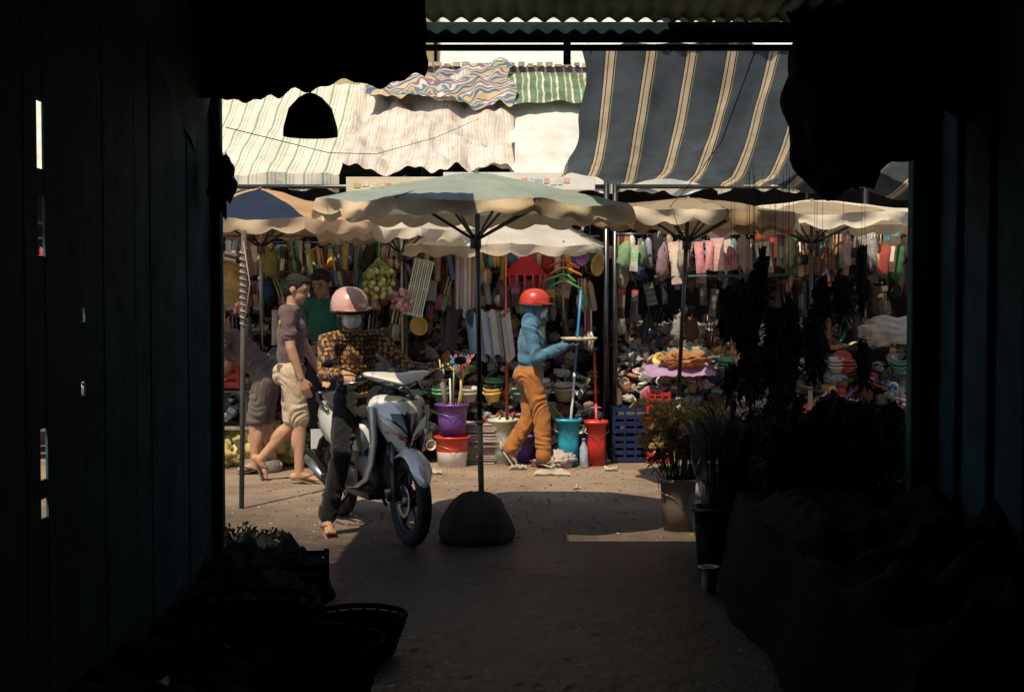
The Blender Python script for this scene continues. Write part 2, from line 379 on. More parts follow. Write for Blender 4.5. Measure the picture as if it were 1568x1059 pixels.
    C=dict(skin=('skin',(.42,.24,.15)),foot=('skin',(.40,.23,.15)),lip=('skin',(.3,.11,.08)),eye=('glass',(.02,.015,.012)),hair=('hair',(.014,.011,.01)),mask=('cloth',(.72,.72,.7)))
    C.update(st['C']); keys=sorted({v[0] for v in C.values()}); 
    for q in keys: me.materials.append(MATS[q])
    mi=[keys.index(C[labs[i]][0]) for i in fl]; me.polygons.foreach_set('material_index',mi); me.polygons.foreach_set('use_smooth',[True]*nf)
    for a in list(me.color_attributes): me.color_attributes.remove(a)
    ca=me.color_attributes.new('Col','FLOAT_COLOR','CORNER'); lt=np.empty(nf,dtype=np.int32); me.polygons.foreach_get('loop_total',lt)
    cc=np.array([(*C[labs[i]][1],1) for i in fl],dtype=np.float32); ca.data.foreach_set('color',np.repeat(cc,lt,axis=0).ravel()); me.update()
    o=bpy.data.objects.new(name,me); sc.collection.objects.link(o); o.location=loc; o.rotation_euler[2]=rz
    return o,H,h
def helmet(o,H,h,col,k=1,child='helmet',brim=None):
    mb=MB(); M=Matrix.Translation(h)@H.to_4x4()
    prof=[(.001,.142),(.05,.136),(.09,.115),(.118,.08),(.130,.04),(.132,.0),(.128,-.02),(.122,-.02),(.124,.0),(.11,.07)]
    mb.lathe([(r*k,z*k+.022) for r,z in prof],col,'paint',28,M=M@T(-.012,0,0),sx=1.08,sy=.94)
    mb.lathe([(.1285*k,-.002),(.137*k,.0),(.137*k,.012),(.131*k,.016)],(.03,.03,.03),'rubber',28,M=M@T(-.012,0,.0),sx=1.08,sy=.94)
    mb.sheet(lambda u,v:M@V(((.125+.055*v*math.sin(pi*u))*math.cos((u-.5)*2.1)*1.03-.005,(.128+.04*v)*math.sin((u-.5)*2.1)*.93,.04-.012*v)),14,4,brim or tuple(c*.5 for c in col),'plastic')
    for s in(-1,1): mb.tube([M@V((-.01,s*.118*k,.0)),M@V((.0,s*.085,-.06)),M@V((.03,s*.03,-.118))],.004,(.03,.03,.03),'cloth',6)
    mb.build(child,parent=o)
def sandals(o,J,col=(.05,.04,.035)):
    mb=MB()
    for S in'LR':
        an,to,kn=V(J['an'+S]),V(J['to'+S]),V(J['kn'+S]); td=(to-an).normalized(); up=V((0,0,1)); up=(up-td*up.dot(td)).normalized()
        if (kn-an).normalized().dot(up)<.3: up=(kn-an).normalized(); up=(up-td*up.dot(td)).normalized()
        sd=td.cross(up); c=an.lerp(to,.45)-up*.034
        rings=[]
        for q in(-.012,0.0):
            rings.append([c+td*(.125*math.cos(t))+sd*(.043+.006*math.cos(t))*math.sin(t)+up*q for t in [2*pi*i/20 for i in range(20)]])
        mb.loft(rings,col,'rubber'); b_=to-td*.04
        for s in(-1,1): mb.tube([b_-up*.02,b_-td*.02+sd*s*.02+up*.028,an+td*.03+sd*s*.04-up*.02],.005,col,'rubber',6)
    mb.build('sandals',parent=o)
SK=(.47,.26,.155)
J=dict(pel=(0,0,.93),che=(.0,0,1.2),nek=(.015,0,1.43),hed=(.06,-.01,1.565),hf=(1,-.25,-.22),shL=(.02,.19,1.375),shR=(-.01,-.19,1.375),
 elL=(.08,.25,1.11),wrL=(.2,.22,.9),elR=(.03,-.25,1.10),wrR=(.11,-.24,.86),hpL=(0,.09,.88),hpR=(.01,-.09,.88),
 knR=(.08,-.09,.49),anR=(.07,-.09,.075),toR=(.23,-.1,.03),knL=(-.0,.09,.47),anL=(-.27,.1,.17),toL=(-.21,.1,.035))
o,H,h=human('walking_man',J,dict(C=dict(top=('cloth',(.135,.09,.09)),bottom=('cloth',(.56,.44,.31)),skin=('skin',SK)),hem=-.02,girth=.98),(-1.79,11.5,0),math.radians(2)); sandals(o,J,(.2,.12,.08))
mb=MB(); mb.ell((-.055,-.258,1.30),(.012,.004,.02),(.5,.3,.1),'cloth'); mb.build('sleeve_badge',parent=o)
J=dict(pel=(-.05,0,.84),che=(.15,0,1.05),nek=(.33,0,1.2),hed=(.44,0,1.29),hf=(.75,0,-.7),hu=(.6,0,.7),shL=(.27,.19,1.16),shR=(.27,-.19,1.16),
 elL=(.36,.24,.9),wrL=(.52,.2,.72),elR=(.34,-.22,.9),wrR=(.5,-.14,.74),hpL=(-.05,.09,.79),hpR=(-.05,-.09,.79),
 knR=(-.0,-.1,.44),anR=(-.08,-.1,.075),toR=(.08,-.11,.03),knL=(.03,.1,.44),anL=(.03,.1,.075),toL=(.19,.1,.03))
o,H,h=human('bending_man',J,dict(C=dict(top=('cloth',(.12,.09,.09)),bottom=('cloth',(.13,.11,.10)),skin=('skin',SK))),(-2.14,12.1,0),math.radians(176)); sandals(o,J)
J=dict(pel=(0,0,.97),che=(.02,0,1.26),nek=(.05,0,1.48),hed=(.1,0,1.61),hf=(1,.1,-.55),shL=(.03,.19,1.42),shR=(.03,-.19,1.42),
 elL=(.1,.24,1.15),wrL=(.3,.15,1.08),elR=(.1,-.24,1.15),wrR=(.3,-.15,1.06),hpL=(0,.09,.92),hpR=(0,-.09,.92),
 knR=(.04,-.1,.49),anR=(0,-.1,.075),toR=(.16,-.11,.03),knL=(.04,.1,.49),anL=(0,.1,.075),toL=(.16,.1,.03))
o,H,h=human('stall_vendor',J,dict(C=dict(top=('cloth',(.02,.12,.07)),bottom=('cloth',(.03,.03,.035)),skin=('skin',(.28,.15,.09))),pants=1),(-1.64,12.6,0.0),math.radians(-112)); sandals(o,J)
J=dict(pel=(-.01,0,.86),che=(-.01,0,1.08),nek=(.0,0,1.285),hed=(.04,0,1.415),hf=(1,-.12,-.1),hu=(.06,0,1),shL=(.0,.165,1.235),shR=(-.02,-.165,1.235),
 elL=(.07,.2,.99),wrL=(.31,.1,1.08),elR=(.04,-.21,.975),wrR=(.28,-.12,1.065),hdL=(1,0,.1),hdR=(1,.1,.12),hnL=(0,0,1),hnR=(0,0,1),htL=(.3,1,0),htR=(.3,-1,0),
 hpL=(-.01,.085,.81),hpR=(-.01,-.085,.81),knL=(-.01,.085,.43),anL=(-.20,.085,.13),toL=(-.13,.085,.03),knR=(.09,-.09,.45),anR=(.11,-.09,.075),toR=(.25,-.09,.03))
wo,H,h=human('walking_woman',J,dict(C=dict(top=('cloth',(.085,.20,.31)),bottom=('cloth',(.42,.17,.05)),skin=('skin',(.04,.06,.12)),foot=('skin',(.4,.25,.16)),mask=('cloth',(.55,.6,.65)),lip=('cloth',(.5,.5,.5))),
   long=1,pants=1.12,mask=1,hood=1,hem=-.05,girth=.98,k=.95,curl=.12),(.17,12.5,0),0)
sandals(wo,J,(.55,.5,.45)); helmet(wo,H,h,(.6,.05,.025),.98)
mb=MB(); mb.lathe([(.001,0),(.14,.0),(.16,.018),(.163,.018),(.145,-.006),(.001,-.008)],(.75,.6,.42),'wood',24,M=T(.42,-.01,1.125)); mb.build('round_tray',parent=wo)
# ------------------------------------------------------------------ scooter + rider
SLOC=(-.90,9.205,0); SR=math.radians(-64)
def scooter():
    rt=empty('motor_scooter',SLOC,SR)
    SV=(.72,.71,.68); BK=(.015,.015,.017); GR=(.1,.1,.105)
    def wheel(nm,x):
        mb=MB(); c=V((x,0,.27)); mb.torus(c,(0,1,0),.226,.045,BK,'rubber',48,12,1.0)
        for i in range(44):
            t=2*pi*i/44; dd=V((math.cos(t),0,math.sin(t)))
            for s in(-1,1): mb.tube([c+dd*.268+V((0,s*.006,0)),c+dd*.262+V((0,s*.032,0))+V((-dd.z,0,dd.x))*.01],.004,(.01,.01,.01),'rubber',4)
        mb.torus(c,(0,1,0),.182,.012,(.09,.09,.09),'metal',40,8,2.2)
        mb.cyl(c-V((0,.06,0)),c+V((0,.06,0)),.035,(.15,.15,.15),'metal'); mb.cyl(c-V((0,.085,0)),c+V((0,.085,0)),.012,(.3,.3,.3),'metal')
        for i in range(5):
            t=2*pi*i/5+.3; dd=V((math.cos(t),0,math.sin(t))); t2=V((-dd.z,0,dd.x))
            mb.tube([c+dd*.03,c+dd*.1+t2*.012,c+dd*.18],[.018,.011,.014],(.1,.1,.1),'metal',8)
        mb.torus(c+V((0,-.045,0)),(0,1,0),.085,.02,(.5,.5,.5),'metal',32,6,.12)
        mb.build(nm,parent=rt)
    wheel('front_wheel',.64); wheel('rear_wheel',-.64)
    mb=MB(); c=V((.64,0,.27)); rings=[]
    for i in range(17):
        t=math.radians(24+i*(105/16)); wd=.07*min(1,.12+1.25*math.sin(pi*(i+.3)/17)**.8); rr=.288+ .03*math.sin(pi*i/16)
        ring=[]
        for q in range(9):
            a=(q/8-.5)*2; ring.append(c+V((math.cos(t),0,math.sin(t)))*(rr+.012-.045*a*a)+V((0,wd*a,0)))
        for q in range(9):
            a=(.5-q/8)*2; ring.append(c+V((math.cos(t),0,math.sin(t)))*(rr+.005-.045*a*a)+V((0,wd*a*.97,0)))
        rings.append(ring)
    mb.loft(rings,SV,'paint'); 
    for s in(-1,1):
        mb.tube([(.50,s*.07,.62),(.55,s*.075,.5),(.64,s*.075,.27)],[.02,.018,.022],(.12,.12,.12),'metal',12)
        mb.tube([(.55,s*.085,.5),(.60,s*.088,.38),(.64,s*.09,.29)],[.012,.026,.026],BK,'plastic',10)
    mb.cyl((.40,0,.95),(.5,0,.6),.03,BK,'metal')
    mb.tube([(.6,-.095,.33),(.56,-.11,.33),(.55,-.1,.27)],[.02,.03,.02],(.2,.2,.2),'metal')
    mb.tube([(.40,0,.30),(.36,0,.42),(.40,0,.55),(.47,0,.60)],[.05,.09,.1,.08],BK,'plastic',12); mb.build('front_fork',parent=rt)
    mb=MB()
    def wedge(z,xs,w_,xc,n=17):
        r=[]
        for i in range(n):
            a=(i/(n-1)-.5)*2; r.append(V((xc+(xs-xc)*(1-abs(a)**1.35),w_*a,z)))
        for i in range(n):
            a=(.5-i/(n-1))*2; r.append(V((xc-.02+(xs-xc-.03)*(1-abs(a)**1.35)*.8,w_*.95*a,z)))
        return r
    lv=[(.56,.60,.05,.50),(.60,.625,.075,.49),(.65,.64,.105,.48),(.70,.64,.135,.465),(.75,.625,.16,.45),(.80,.60,.182,.43),(.84,.575,.192,.42),(.875,.55,.18,.415),(.90,.52,.15,.41),(.915,.49,.10,.41)]
    def nc(i,j):
        if j>=16: return BK
        a=abs(j-7.5)
        if a<1.2+ .8*i and i<5: return BK
        if i>=7 and a<5: return GR
        return SV
    mb.loft([wedge(*l) for l in lv],nc,'paint')
    mb.ell((.598,0,.80),(.01,.024,.016),(.55,.5,.45),'metal')
    for s in(-1,1):
        q=[(.642,s*.022,.665),(.615,s*.065,.70),(.575,s*.11,.74),(.52,s*.15,.775)]
        mb.tube(q,[.006,.02,.022,.006],(.8,.75,.7),'glass',12); mb.tube([V(a)+V((.004,0,-.022)) for a in q[:3]],[.004,.012,.006],(.75,.18,.03),'glass',10)
        mb.tube([(.63,s*.02,.635),(.60,s*.06,.655),(.53,s*.115,.69)],.006,(.5,.5,.5),'metal')
        mb.loft([[V((x+a*1.0,s*(y+b_),z)) for a,b_ in((-.035,-.012),(.03,-.016),(.042,.0),(.03,.012),(-.035,.010))] for x,y,z in[(.44,.185,.84),(.45,.175,.74),(.43,.16,.62),(.37,.155,.48),(.29,.16,.37),(.15,.17,.31),(.0,.175,.29)]],SV,'paint')
    mb.build('front_apron',parent=rt)
    mb=MB(); rings=[]
    for z,x,w_ in [(.27,.33,.11),(.36,.35,.13),(.5,.375,.15),(.65,.395,.17),(.8,.40,.19),(.88,.395,.16),(.93,.385,.09)]:
        ring=[]
        for i in range(13):
            a=(i/6-1); ring.append(V((x+.04*(1-a*a),w_*a,z)))
        for i in range(13):
            a=(1-i/6); ring.append(V((x-.03+.03*(1-a*a),w_*a*.96,z)))
        rings.append(ring)
    mb.loft(rings,BK,'plastic')
    mb.box((.15,0,.27),(.42,.34,.04),BK,'plastic')
    mb.loft([[V((x,w_*math.cos(t),zc+hh*math.sin(t))) for t in[2*pi*i/14 for i in range(14)]] for x,w_,zc,hh in[(.34,.06,.55,.1),(.25,.075,.42,.12),(.12,.08,.38,.1),(0,.09,.42,.13),(-.1,.11,.5,.16)]],BK,'plastic')
    mb.build('leg_shield',parent=rt)
    mb=MB(); rings=[]
    for y in[-.215,-.19,-.16,-.13,-.10,-.07,-.035,0,.035,.07,.10,.13,.16,.19,.215]:
        a=abs(y)/.215; cx=.415+.02*(1-a); fr=.02+.115*(1-a)**1.0; rz_=.015+.034*(1-a)**.7; zc=1.0+.035*a
        ring=[]
        for i in range(18):
            t=2*pi*i/18; c_=math.cos(t); ring.append(V((cx+(fr*c_ if c_>0 else .03*c_),y,zc+rz_*math.sin(t)*(1-.35*max(0,c_))-.022*max(0,c_)*(1-a))))
        rings.append(ring)
    mb.loft(rings,SV,'paint')
    def lamp(u,v):
        a=(u-.5)*2; b_=(v-.5)*2
        return V((.560-.075*a*a-.035*b_*b_-.03*(1-v),.125*a*(1-.12*abs(b_)),.955+.030*b_*(1-.5*abs(a))+.030*abs(a)))
    mb.sheet(lamp,20,8,(.03,.033,.036),'glass'); mb.ell((.53,0,.955),(.02,.035,.02),(.6,.6,.6),'metal')
    mb.tube([(.40,0,.90),(.42,0,.97)],[.09,.07],BK,'plastic',14)
    mb.sheet(lambda u,v:V((.45-.04*v,(u-.5)*.16*(1-.4*v),1.04+.035*v)),8,4,(.03,.03,.035),'glass')
    for s in(-1,1):
        mb.tube([(.41,s*.14,1.015),(.40,s*.2,1.015),(.385,s*.26,1.01),(.36,s*.36,1.0)],.013,(.1,.1,.1),'metal')
        mb.tube([(.385,s*.25,1.01),(.36,s*.365,1.0)],.019,BK,'rubber',12); mb.tube([(.40,s*.2,1.015),(.388,s*.25,1.01)],.026,BK,'plastic',12)
        mb.tube([(.42,s*.2,1.0),(.45,s*.25,.99),(.425,s*.35,.985)],[.009,.007,.008],(.4,.4,.4),'metal')
        mb.tube([(.40,s*.22,1.02),(.405,s*.30,1.06),(.40,s*.40,1.09)],.005,BK,'metal')
        mb.ell((.40,s*.44,1.11),(.014,.045,.028),BK,'plastic'); mb.ell((.390,s*.44,1.11),(.007,.04,.024),(.3,.33,.36),'metal')
    mb.build('handlebar',parent=rt)
    mb=MB()
    sec=[(.0,.09,.56,.14),(-.08,.13,.57,.17),(-.2,.155,.58,.17),(-.4,.17,.6,.155),(-.6,.16,.64,.125),(-.78,.12,.69,.085),(-.92,.06,.735,.05),(-.97,.02,.755,.02)]
    mb.loft([[V((x,w_*math.copysign(abs(math.cos(t))**.7,math.cos(t)),zc+hh*math.sin(t))) for t in[2*pi*i/20 for i in range(20)]] for x,w_,zc,hh in sec],lambda i,j:(GR if 11<=j<=18 and i<4 else SV),'paint')
    for s in(-1,1):
        mb.tube([(-.1,s*.155,.5),(-.4,s*.178,.56),(-.7,s*.14,.64)],.01,GR,'plastic')
    mb.tube([(-.9,-.04,.72),(-.93,0,.715),(-.9,.04,.72)],.028,(.5,.02,.015),'glass',10)
    for s in(-1,1): mb.tube([(-.5,s*.14,.74),(-.75,s*.13,.8),(-.93,s*.07,.83)],.012,GR,'metal')
    mb.tube([(-.93,-.07,.83),(-.95,0,.83),(-.93,.07,.83)],.012,GR,'metal')
    mb.loft([[V((x,w_*a,z-.05*(a*a))) for a in(-1,-.5,0,.5,1)]+[V((x,w_*a,z-.012-.05*a*a)) for a in(1,.5,0,-.5,-1)] for x,z,w_ in[(-.78,.6,.07),(-.9,.56,.07),(-1.0,.46,.065),(-1.03,.4,.06)]],BK,'plastic')
    mb.box((-1.01,0,.5),(.008,.19,.14),(.7,.7,.68),'plastic')
    mb.build('rear_body',parent=rt)
    mb=MB()
    sec=[(.03,.08,.74,.03),(-.05,.13,.765,.035),(-.2,.145,.77,.04),(-.38,.15,.785,.045),(-.5,.145,.81,.045),(-.68,.12,.825,.04),(-.78,.08,.825,.02)]
    mb.loft([[V((x,w_*math.cos(t),zc+hh*math.sin(t))) for t in[2*pi*i/18 for i in range(18)]] for x,w_,zc,hh in sec],(.02,.018,.018),'cloth'); mb.build('seat',parent=rt)
    mb=MB()
    mb.loft([[V((x,yc+.05*math.cos(t),zc+hh*math.sin(t))) for t in[2*pi*i/14 for i in range(14)]] for x,yc,zc,hh in[(-.12,.06,.33,.05),(-.25,.09,.32,.1),(-.5,.1,.3,.09),(-.66,.1,.28,.08),(-.74,.1,.27,.04)]],(.22,.22,.22),'metal')
    mb.box((-.25,0,.32),(.25,.16,.16),(.12,.12,.12),'metal')
    mb.tube([(-.15,-.06,.27),(-.25,-.1,.22),(-.38,-.14,.25)],.018,(.2,.18,.16),'metal')
    mb.tube([(-.36,-.15,.26),(-.42,-.155,.28),(-.82,-.165,.40),(-.88,-.165,.42)],[.03,.05,.052,.03],(.05,.05,.05),'metal',16)
    mb.tube([(-.45,-.2,.31),(-.6,-.205,.355),(-.78,-.205,.405)],[.018,.03,.018],(.6,.6,.6),'metal',12)
    mb.tube([(-.55,.14,.6),(-.66,.15,.3)],.025,(.05,.05,.05),'metal',10)
    for s in(-1,1): mb.tube([(-.18,s*.1,.24),(-.22,s*.17,.12),(-.36,s*.2,.16)],.011,BK,'metal')
    for s in(-1,1): mb.tube([(-.08,s*.17,.3),(-.1,s*.25,.3)],.014,BK,'rubber')
    mb.build('engine_and_exhaust',parent=rt)
scooter()
J=dict(pel=(-.24,-.03,.90),che=(-.18,-.065,1.1),nek=(-.13,-.10,1.29),hed=(-.085,-.125,1.415),hf=(1,-.05,-.28),hu=(.12,-.06,1),shL=(-.13,.065,1.24),shR=(-.13,-.265,1.225),
 elL=(.06,.24,1.03),wrL=(.29,.29,1.05),elR=(.05,-.34,1.02),wrR=(.29,-.295,1.05),hdL=(1,.05,-.15),hdR=(1,-.05,-.15),hnL=(0,0,-1),hnR=(0,0,-1),htL=(0,-1,0),htR=(0,1,0),
 hpL=(-.18,.08,.86),hpR=(-.18,-.12,.86),knL=(.2,.16,.7),anL=(.14,.13,.37),toL=(.29,.13,.325),knR=(.14,-.27,.5),anR=(.05,-.34,.08),toR=(.21,-.36,.035))
ro,H,h=human('scooter_rider',J,dict(C=dict(top=('batik',(.3,.2,.1)),bottom=('cloth',(.008,.008,.009)),skin=('skin',SK),mask=('cloth',(.78,.75,.7))),long=1,pants=.98,mask=1,longhair=1,hem=-.02,k=.97,curl=.95,girth=.93),SLOC,SR)
sandals(ro,J,(.25,.1,.07)); helmet(ro,H,h,(.72,.40,.34),1.0)
# ------------------------------------------------------------------ umbrellas
def umbrella(name,x,y,zr,za,r,cols,vcol,n=8,tilt=(0,0),pole=None,base='dome',val=.13,rot=.2,seed=0,pcol=(.1,.1,.1),mat='canopy'):
    rt=empty(name,(x,y,0)); Tm=T(0,0,zr)@RX(tilt[0])@RY(tilt[1])@T(0,0,-zr)
    mb=MB()
    per=10
    for s in range(n):
        a0=2*pi*s/n+rot
        def fn(u,v):
            sag=math.sin(pi*u); t=v; rr=r*t*(1-.05*sag*t); a=a0+2*pi*u/n
            z=za-(za-zr)*(t**1.25)-.035*sag*t*(1-t*.3)+.02*noise.noise(V((math.cos(a)*3,math.sin(a)*3,t*4+seed)))+.008*noise.noise(V((math.cos(a)*9,math.sin(a)*9,t*9+seed)))
            return Tm@V((rr*math.cos(a),rr*math.sin(a),z))
        c=cols[s%len(cols)]; mb.sheet(fn,per,10,c,mat)
        def fv(u,v):
            sag=math.sin(pi*u); rr=r*(1-.05*sag); a=a0+2*pi*u/n
            sc_=abs(math.sin(u*pi*3+.4*math.sin(s*3+seed))); dz=val*(.6+.4*sc_)*v*(.85+.3*noise.noise(V((a*2,seed,0))))
            rr+=.035*math.sin(v*2)*math.sin(a*13+seed)+.05*v*noise.noise(V((a*4,seed,v)))
            z=zr-.035*sag*.7-dz+.02*noise.noise(V((math.cos(a)*3,math.sin(a)*3,4+seed)))+.008*noise.noise(V((math.cos(a)*9,math.sin(a)*9,9+seed)))
            return Tm@V((rr*math.cos(a),rr*math.sin(a),z))
        mb.sheet(fv,20,4,vcol[s%len(vcol)],mat)
    mb.build('canopy',parent=rt)
    mb=MB(); hub=Tm@V((0,0,zr-.22)); ap=Tm@V((0,0,za-.02))
    for s in range(n):
        a=2*pi*s/n+rot; e=Tm@V((r*math.cos(a),r*math.sin(a),zr-.01)); m_=Tm@V((r*.55*math.cos(a),r*.55*math.sin(a),za-(za-zr)*(.55**1.25)-.015))
        mb.tube([ap,m_,e],.007,(.09,.09,.1),'metal',6); mb.tube([hub,m_],.009,(.09,.09,.1),'metal',6)
    mb.cyl(hub-V((0,0,.05)),hub+V((0,0,.04)),.035,(.06,.06,.06),'plastic'); mb.cyl(ap,ap+V((0,0,.04)),.014,(.06,.06,.06),'plastic')
    lx,ly=(pole or (0,0))
    mb.tube([(lx,ly,.26 if base=='dome' else 0),(lx*.65,ly*.65,.75)],.019,(.5,.36,.2),'wood',10); mb.tube([(lx*.68,ly*.68,.7),tuple(ap)],.016,pcol,'metal',10)
    for z in(.73,.86): mb.torus((lx*.66,ly*.66,z),(0,0,1),.02,.006,(.05,.05,.05),'rubber',14,6)
    mb.build('pole_and_ribs',parent=rt)
    if base=='dome':
        mb=MB(); rings=[]
        for zz,rr in[(0,.225),(.05,.232),(.12,.22),(.19,.19),(.25,.145),(.29,.085),(.305,.03)]:
            rings.append([V((rr*(1+.14*noise.noise(V((math.cos(t)*2,math.sin(t)*2,zz*8))))*math.cos(t),rr*(1+.14*noise.noise(V((math.cos(t)*2,math.sin(t)*2,zz*8))))*math.sin(t),zz+.015*noise.noise(V((math.cos(t)*3,math.sin(t)*3,zz*9)))*(zz>0))) for t in[2*pi*i/32 for i in range(32)]])
        mb.loft(rings,(.05,.042,.036),'concrete'); mb.build('concrete_base',parent=rt)
    elif base=='block':
        mb=MB(); mb.lathe([(.001,0),(.16,0),(.17,.02),(.16,.1),(.05,.12),(.001,.12)],(.2,.18,.16),'concrete',20); mb.build('concrete_base',parent=rt)
PG=(.36,.43,.37); CM=(.78,.62,.43); NV=(.035,.055,.11)
umbrella('market_umbrella',-.22,8.8,2.08,2.27,1.0,[PG,PG,(.38,.43,.37),PG,(.34,.41,.37),PG,PG,(.39,.43,.37)],[CM],tilt=(.01,.02),pole=(.03,0),rot=.35,val=.115,seed=1)
umbrella('market_umbrella.001',-2.15,12.2,2.14,2.42,1.05,[(.8,.6,.38),NV,(.78,.5,.28),NV],[(.8,.62,.42)],rot=.5,seed=2,base='block',val=.14,pcol=(.3,.28,.25),mat='sheer_canopy')
umbrella('market_umbrella.002',-.12,13.5,1.97,2.38,1.1,[(.84,.8,.72),(.8,.76,.68),(.82,.78,.7)],[(.8,.72,.56),(.6,.52,.4)],rot=.1,seed=3,base='block',pcol=(.35,.08,.06),val=.12,mat='sheer_canopy')
umbrella('market_umbrella.003',1.32,10.7,2.13,2.24,.85,[(.30,.22,.13),(.38,.3,.2)],[(.42,.3,.17),(.7,.6,.45)],rot=.2,seed=4,base='block',pole=(-.1,.0),val=.13,tilt=(0,.03))  # dark browns also carry the shade of the striped cloth
umbrella('market_umbrella.004',2.5,11.9,2.16,2.30,1.15,[(.75,.65,.5),(.4,.32,.22)],[(.84,.76,.62)],rot=.3,seed=5,base='block',val=.12,pole=(0,0),mat='canopy')
umbrella('market_umbrella.005',-1.0,12.9,2.10,2.32,.75,[(.78,.72,.6)],[(.82,.74,.6)],rot=.3,seed=6,base='block',val=.13,pcol=(.4,.4,.4),pole=(.0,0.1),mat='sheer_canopy')
mb=MB(); mb.cyl((-1.93,10.1,0),(-1.90,10.1,1.98),.018,(.10,.09,.08),'matte',10); mb.tube([(-1.905+.024*math.cos(i*1.1),10.1+.024*math.sin(i*1.1),1.85-.008*i) for i in range(70)],.007,(.36,.3,.25),'cloth',5)
mb.tube([(-1.9,10.08,1.9),(-1.85,10.05,1.6),(-1.9,10.08,1.3)],.005,(.35,.3,.25),'cloth',6); mb.build('tent_pole')
# ------------------------------------------------------------------ goods helpers
def pack(mb,M,w,h,dp,c1,c2,c3,mat='pack'):
    nu,nv=5,8; mode=R.random()
    for s in(-1,1):
        def fn(u,v): 
            b=(math.sin(pi*u)**.6)*(math.sin(pi*min(1,max(0,(v-.12)/.88)))**.6 if v>.12 else 0)
            return V(((u-.5)*w*(1-.06*math.sin(pi*v)),s*(dp*.5*b+.001),-v*h))
        def cf(u,v):
            if mode<.7 and v<.15: return c2
            if mode<.35 and .35<v<.7 and .2<u<.8: return c3
            if .35<mode<.6 and v>.6: return c3
            if mode>.85 and int(v*8)%2: return c3
            return c1
        mb.sheet(fn,nu,nv,cf,mat,M=M)
def rc(p,ds=None): 
    c=R.choice(p); k=R.uniform(.7,1.2); m=.12 if max(c)>.2 else 0; g=(.55,.46,.36)
    return tuple(min(.88,(a*(1-m)+g[i]*m)*k) for i,a in enumerate(c))
BR=[(.78,.7,.6),(.82,.76,.68),(.65,.05,.04),(.62,.06,.05),(.05,.20,.45),(.08,.38,.15),(.75,.45,.08),(.65,.2,.3),(.26,.10,.34),(.05,.32,.38),(.7,.28,.05),(.28,.45,.1),(.6,.55,.2),(.1,.09,.1),(.7,.5,.38),(.08,.07,.07),(.45,.3,.2),(.8,.74,.64),(.82,.76,.64),(.06,.05,.05),(.14,.1,.08)]
PK=[(.75,.45,.45),(.8,.72,.66),(.75,.3,.36),(.55,.35,.45),(.8,.58,.48),(.4,.45,.6),(.75,.7,.64),(.2,.22,.3)]
WH=[(.82,.77,.68),(.74,.7,.62),(.78,.68,.54),(.4,.38,.35),(.5,.45,.42)]
GY=[(.22,.22,.21),(.32,.3,.28),(.15,.15,.15),(.5,.46,.4),(.1,.1,.1),(.4,.12,.08)]
DR=[(.10,.08,.06),(.16,.12,.08),(.05,.05,.055),(.22,.16,.1),(.2,.18,.15),(.08,.1,.09),(.3,.07,.05),(.07,.08,.13),(.04,.035,.03)]
def brush(mb,M,L,c1,c2):
    mb.tube([(0,0,0),(0,0,-L*.55)],.009,c1,'plastic',7,M=M); mb.ell((0,0,-L*.78),(.028,.028,L*.23),c2,'matte',M=M,nu=9,nv=7,nz=.3,ns=20)
def ladle(mb,M,L,c):
    mb.tube([(0,0,0),(0,0,-L*.7)],.006,c,'metal',6,M=M); mb.ell((0,0,-L*.85),(.035,.015,.05),c,'metal',M=M,nu=10,nv=6)
def basin(mb,M,r,h,c):
    mb.lathe([(.001,0),(r*.65,0),(r*.9,h*.8),(r*1.04,h*.8),(r*1.05,h),(r*.88,h*.95),(r*.62,.012),(.001,.01)],c,'plastic',22,M=M)
def hang_row(mb,x0,x1,y,z,pal,h=(.18,.34),step=(.055,.11),kinds=('pack','pack','pack','brush','roll','bag','pack','brush','roll','bag','colander'),rail=True):
    if rail: mb.tube([(x0,y,z+.03),(x1,y,z+.03)],.009,(.25,.22,.2),'metal',6)
    x=x0+.03
    while x<x1:
        k=R.choice(kinds); M=T(x,y+R.uniform(-.05,.05),z-R.uniform(0,.12))@RZ(R.uniform(-.9,.9))@RY(R.gauss(0,.13)); hh=R.uniform(*h)
        mb.tube([(0,0,.04),(0,0,-.01)],.002,(.4,.4,.4),'metal',4,M=M)
        if k=='pack': pack(mb,M,R.uniform(.06,.15),hh,R.uniform(.02,.06),rc(pal),rc(BR),rc(pal))
        elif k=='brush':
            for q in range(3): brush(mb,M@T((q-1)*.035,.0,0),hh,rc(BR),rc(pal))
        elif k=='roll': mb.tube([(0,0,0),(0,0,-.03),(0,0,-hh),(0,0,-hh-.01)],[.012,.03,.03,.015],rc(pal),'pack',10,M=M)
        elif k=='colander': basin(mb,M@T(0,-.01,-.11)@RX(pi/2+.2),R.uniform(.06,.10),.05,rc(BR[2:13]))
        elif k=='bag':
            mb.ell((0,0,-hh*.55),(.065,.05,hh*.42),rc(pal),'thin',M=M,nz=.6,ns=14,nu=14,nv=11); mb.tube([(0,0,0),(0,0,-hh*.25)],[.008,.03],rc(pal),'thin',8,M=M)
        elif k=='ladle':
            for q in range(3): ladle(mb,M@T((q-1)*.04,.0,0),hh,rc(DR))
        elif k=='clear': mb.ell((0,0,-hh*.5),(.07,.05,hh*.45),(.5,.5,.48),'film',M=M,nz=.6,ns=14)
        elif k=='slipper':
            for q in(-1,1):
                mb.lathe([(.001,-.008),(.04,-.008),(.044,0),(.04,.01),(.001,.01)],rc(pal),'rubber',14,M=M@T(q*.045,0,-.14)@RX(pi/2),sy=2.6)
                mb.tube([(-.03,-.02,-.13),(0,-.05,-.1),(.03,-.02,-.13)],.008,rc(pal),'plastic',6,M=M@T(q*.045,0,0))
        x+=R.uniform(*step)
